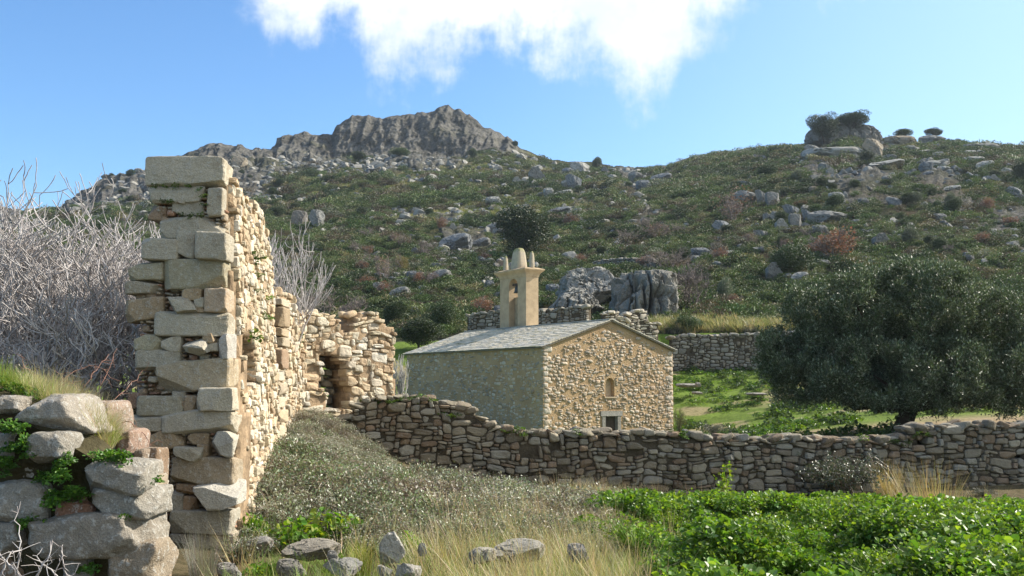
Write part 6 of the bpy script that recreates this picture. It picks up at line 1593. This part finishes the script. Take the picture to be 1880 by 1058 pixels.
canes('bramble', 'pale thorny stems rising at the bottom left corner', [[(30, 1075, 6.6), (38, 1000, 6.6), (32, 930, 6.7)], [(50, 1070, 6.6), (20, 1040, 6.6), (-10, 1010, 6.6)], [(60, 1070, 6.7), (85, 1030, 6.7), (100, 985, 6.8)], [(120, 1075, 6.7), (90, 1045, 6.7), (60, 1020, 6.7)], [(122, 1070, 6.8), (118, 1040, 6.8), (112, 1010, 6.8)], [(0, 1060, 6.5), (15, 1020, 6.5), (40, 1005, 6.6)]], 1, .006)
canes('bramble_canes', 'arching reddish bramble canes over the top of the boulder wall', [[(60, 760, 9), (120, 690, 9.2), (170, 668, 9.4), (220, 700, 9.2)], [(120, 780, 9), (160, 700, 9), (200, 650, 9.3)], [(180, 790, 9), (200, 740, 9), (250, 700, 9.3), (262, 680, 9.4)], [(200, 790, 8.8), (230, 770, 8.9), (262, 790, 8.8), (280, 826, 8.6)], [(40, 740, 9), (90, 700, 9), (150, 700, 9)], [(90, 770, 9.2), (130, 740, 9.2), (190, 735, 9.3)], [(150, 780, 9.2), (190, 700, 9.3), (215, 640, 9.5)], [(100, 740, 9.4), (60, 690, 9.5), (30, 650, 9.6)], [(170, 770, 9.1), (150, 720, 9.1), (100, 680, 9.3)], [(210, 800, 9), (190, 760, 9), (150, 740, 9)]], 2, .005)
# a thatch of dark bramble behind the boulder wall
for i, (px, w, h) in enumerate([(40, 130, 90), (120, 130, 80), (200, 120, 90), (250, 90, 100)]):
    clump('dark_bramble', ['dark bramble thicket under the figs at the left edge', 'dark bramble thicket under the middle figs', 'dark bramble thicket under the right figs', 'dark bramble in the gap between the boulder wall and the tall ruin'][i], 'shrub', px, 800, w * 1.3, h, dkb, Y=11.6 + i * .2, cnt=2, spread=.15)

# loose stones in the foreground
M_loose = stone_mat('loose_granite', 1.2, .8, .5, (.50, .48, .43), .5, grain=1.2)
for lb, x0, r0, x1, r1, v, c, Y in [('white angular block tilted in the grass at the bottom centre', 684, 980, 742, 1036, 8, (.50, .48, .43), 9.2), ('small pale stone right of the white block', 766, 994, 786, 1020, 3, (.42, .42, .40), 9.6),
    ('long flat slab lying in the weeds left of the white block', 512, 996, 620, 1030, 5, (.30, .27, .22), 9.4), ('low mossy stone at the bottom, under the flat slab', 500, 1030, 560, 1062, 1, (.27, .25, .22), 8.9), ('grey wedge stone at the bottom left of centre', 590, 1030, 660, 1062, 4, (.32, .31, .28), 8.9),
    ('broad pale flat slab in the straw grass', 900, 996, 1004, 1034, 5, (.36, .34, .29), 9.5), ('narrow pale slab left of the broad one', 860, 1008, 915, 1036, 9, (.42, .39, .33), 9.3), ('flat stone beside the foot of the tall ruin', 446, 988, 498, 1010, 5, (.34, .32, .29), 10.4),
    ('pale stone at the bottom edge below the white block', 722, 1030, 772, 1070, 0, (.46, .43, .38), 8.7), ('small stone at the bottom edge left of the white block', 690, 1040, 722, 1066, 6, (.42, .40, .36), 8.7), ('flat grey stone in the straw grass at right of the slabs', 1040, 1000, 1082, 1032, 1, (.33, .32, .3), 9.5), ('rounded stone under the broom at the ruin foot', 390, 1036, 440, 1064, 1, (.33, .31, .28), 8.9),
    ('small round stone between wedge stone and slab', 598, 1012, 622, 1032, 1, (.36, .34, .3), 9.2)]:
    boulder(lb, x0, r0, x1, r1, v, c, M_loose, name='loose_stone', Y=Y, cat='stone')
for i, (x0, r0, x1, r1, Y) in enumerate([(1240, 704, 1290, 711, 50), (1270, 719, 1292, 724, 47), (1370, 721, 1412, 726, 48), (1276, 702, 1288, 710, 46), (1252, 788, 1266, 797, 38), (1700, 775, 1716, 785, 28), (1800, 775, 1822, 786, 28), (1498, 800, 1520, 808, 25.5)]):
    boulder(['long flat grey stone in the shade under the terrace wall', 'low pale slab on the sandy meadow path', 'long low slab in the meadow left of the olive', 'small white stone on the upper meadow', 'small white stone by the corner of the chapel', 'stone behind the wall right of the olive trunk', 'pale stone behind the wall far right', 'flat stone just behind the middle of the long wall'][i], x0, r0, x1, r1, 1, (.30, .28, .25), M_loose, name='loose_stone', Y=Y, cat='stone')
def haze():
    V, F = boxv(-1750, 2950, -60, 1290, -170, 135)
    m, t, out = newmat('haze'); v = t.new('ShaderNodeVolumePrincipled')
    v.inputs['Color'].default_value = (.74, .86, 1, 1); v.inputs['Density'].default_value = .00014; v.inputs['Anisotropy'].default_value = .3
    t.link(v.outputs[0], out.inputs[1])
    o = mk('haze', V, F, m, smooth=False); tag(o, 'thin pale blue haze over the distant hillside', 'haze', kind='stuff')
haze()
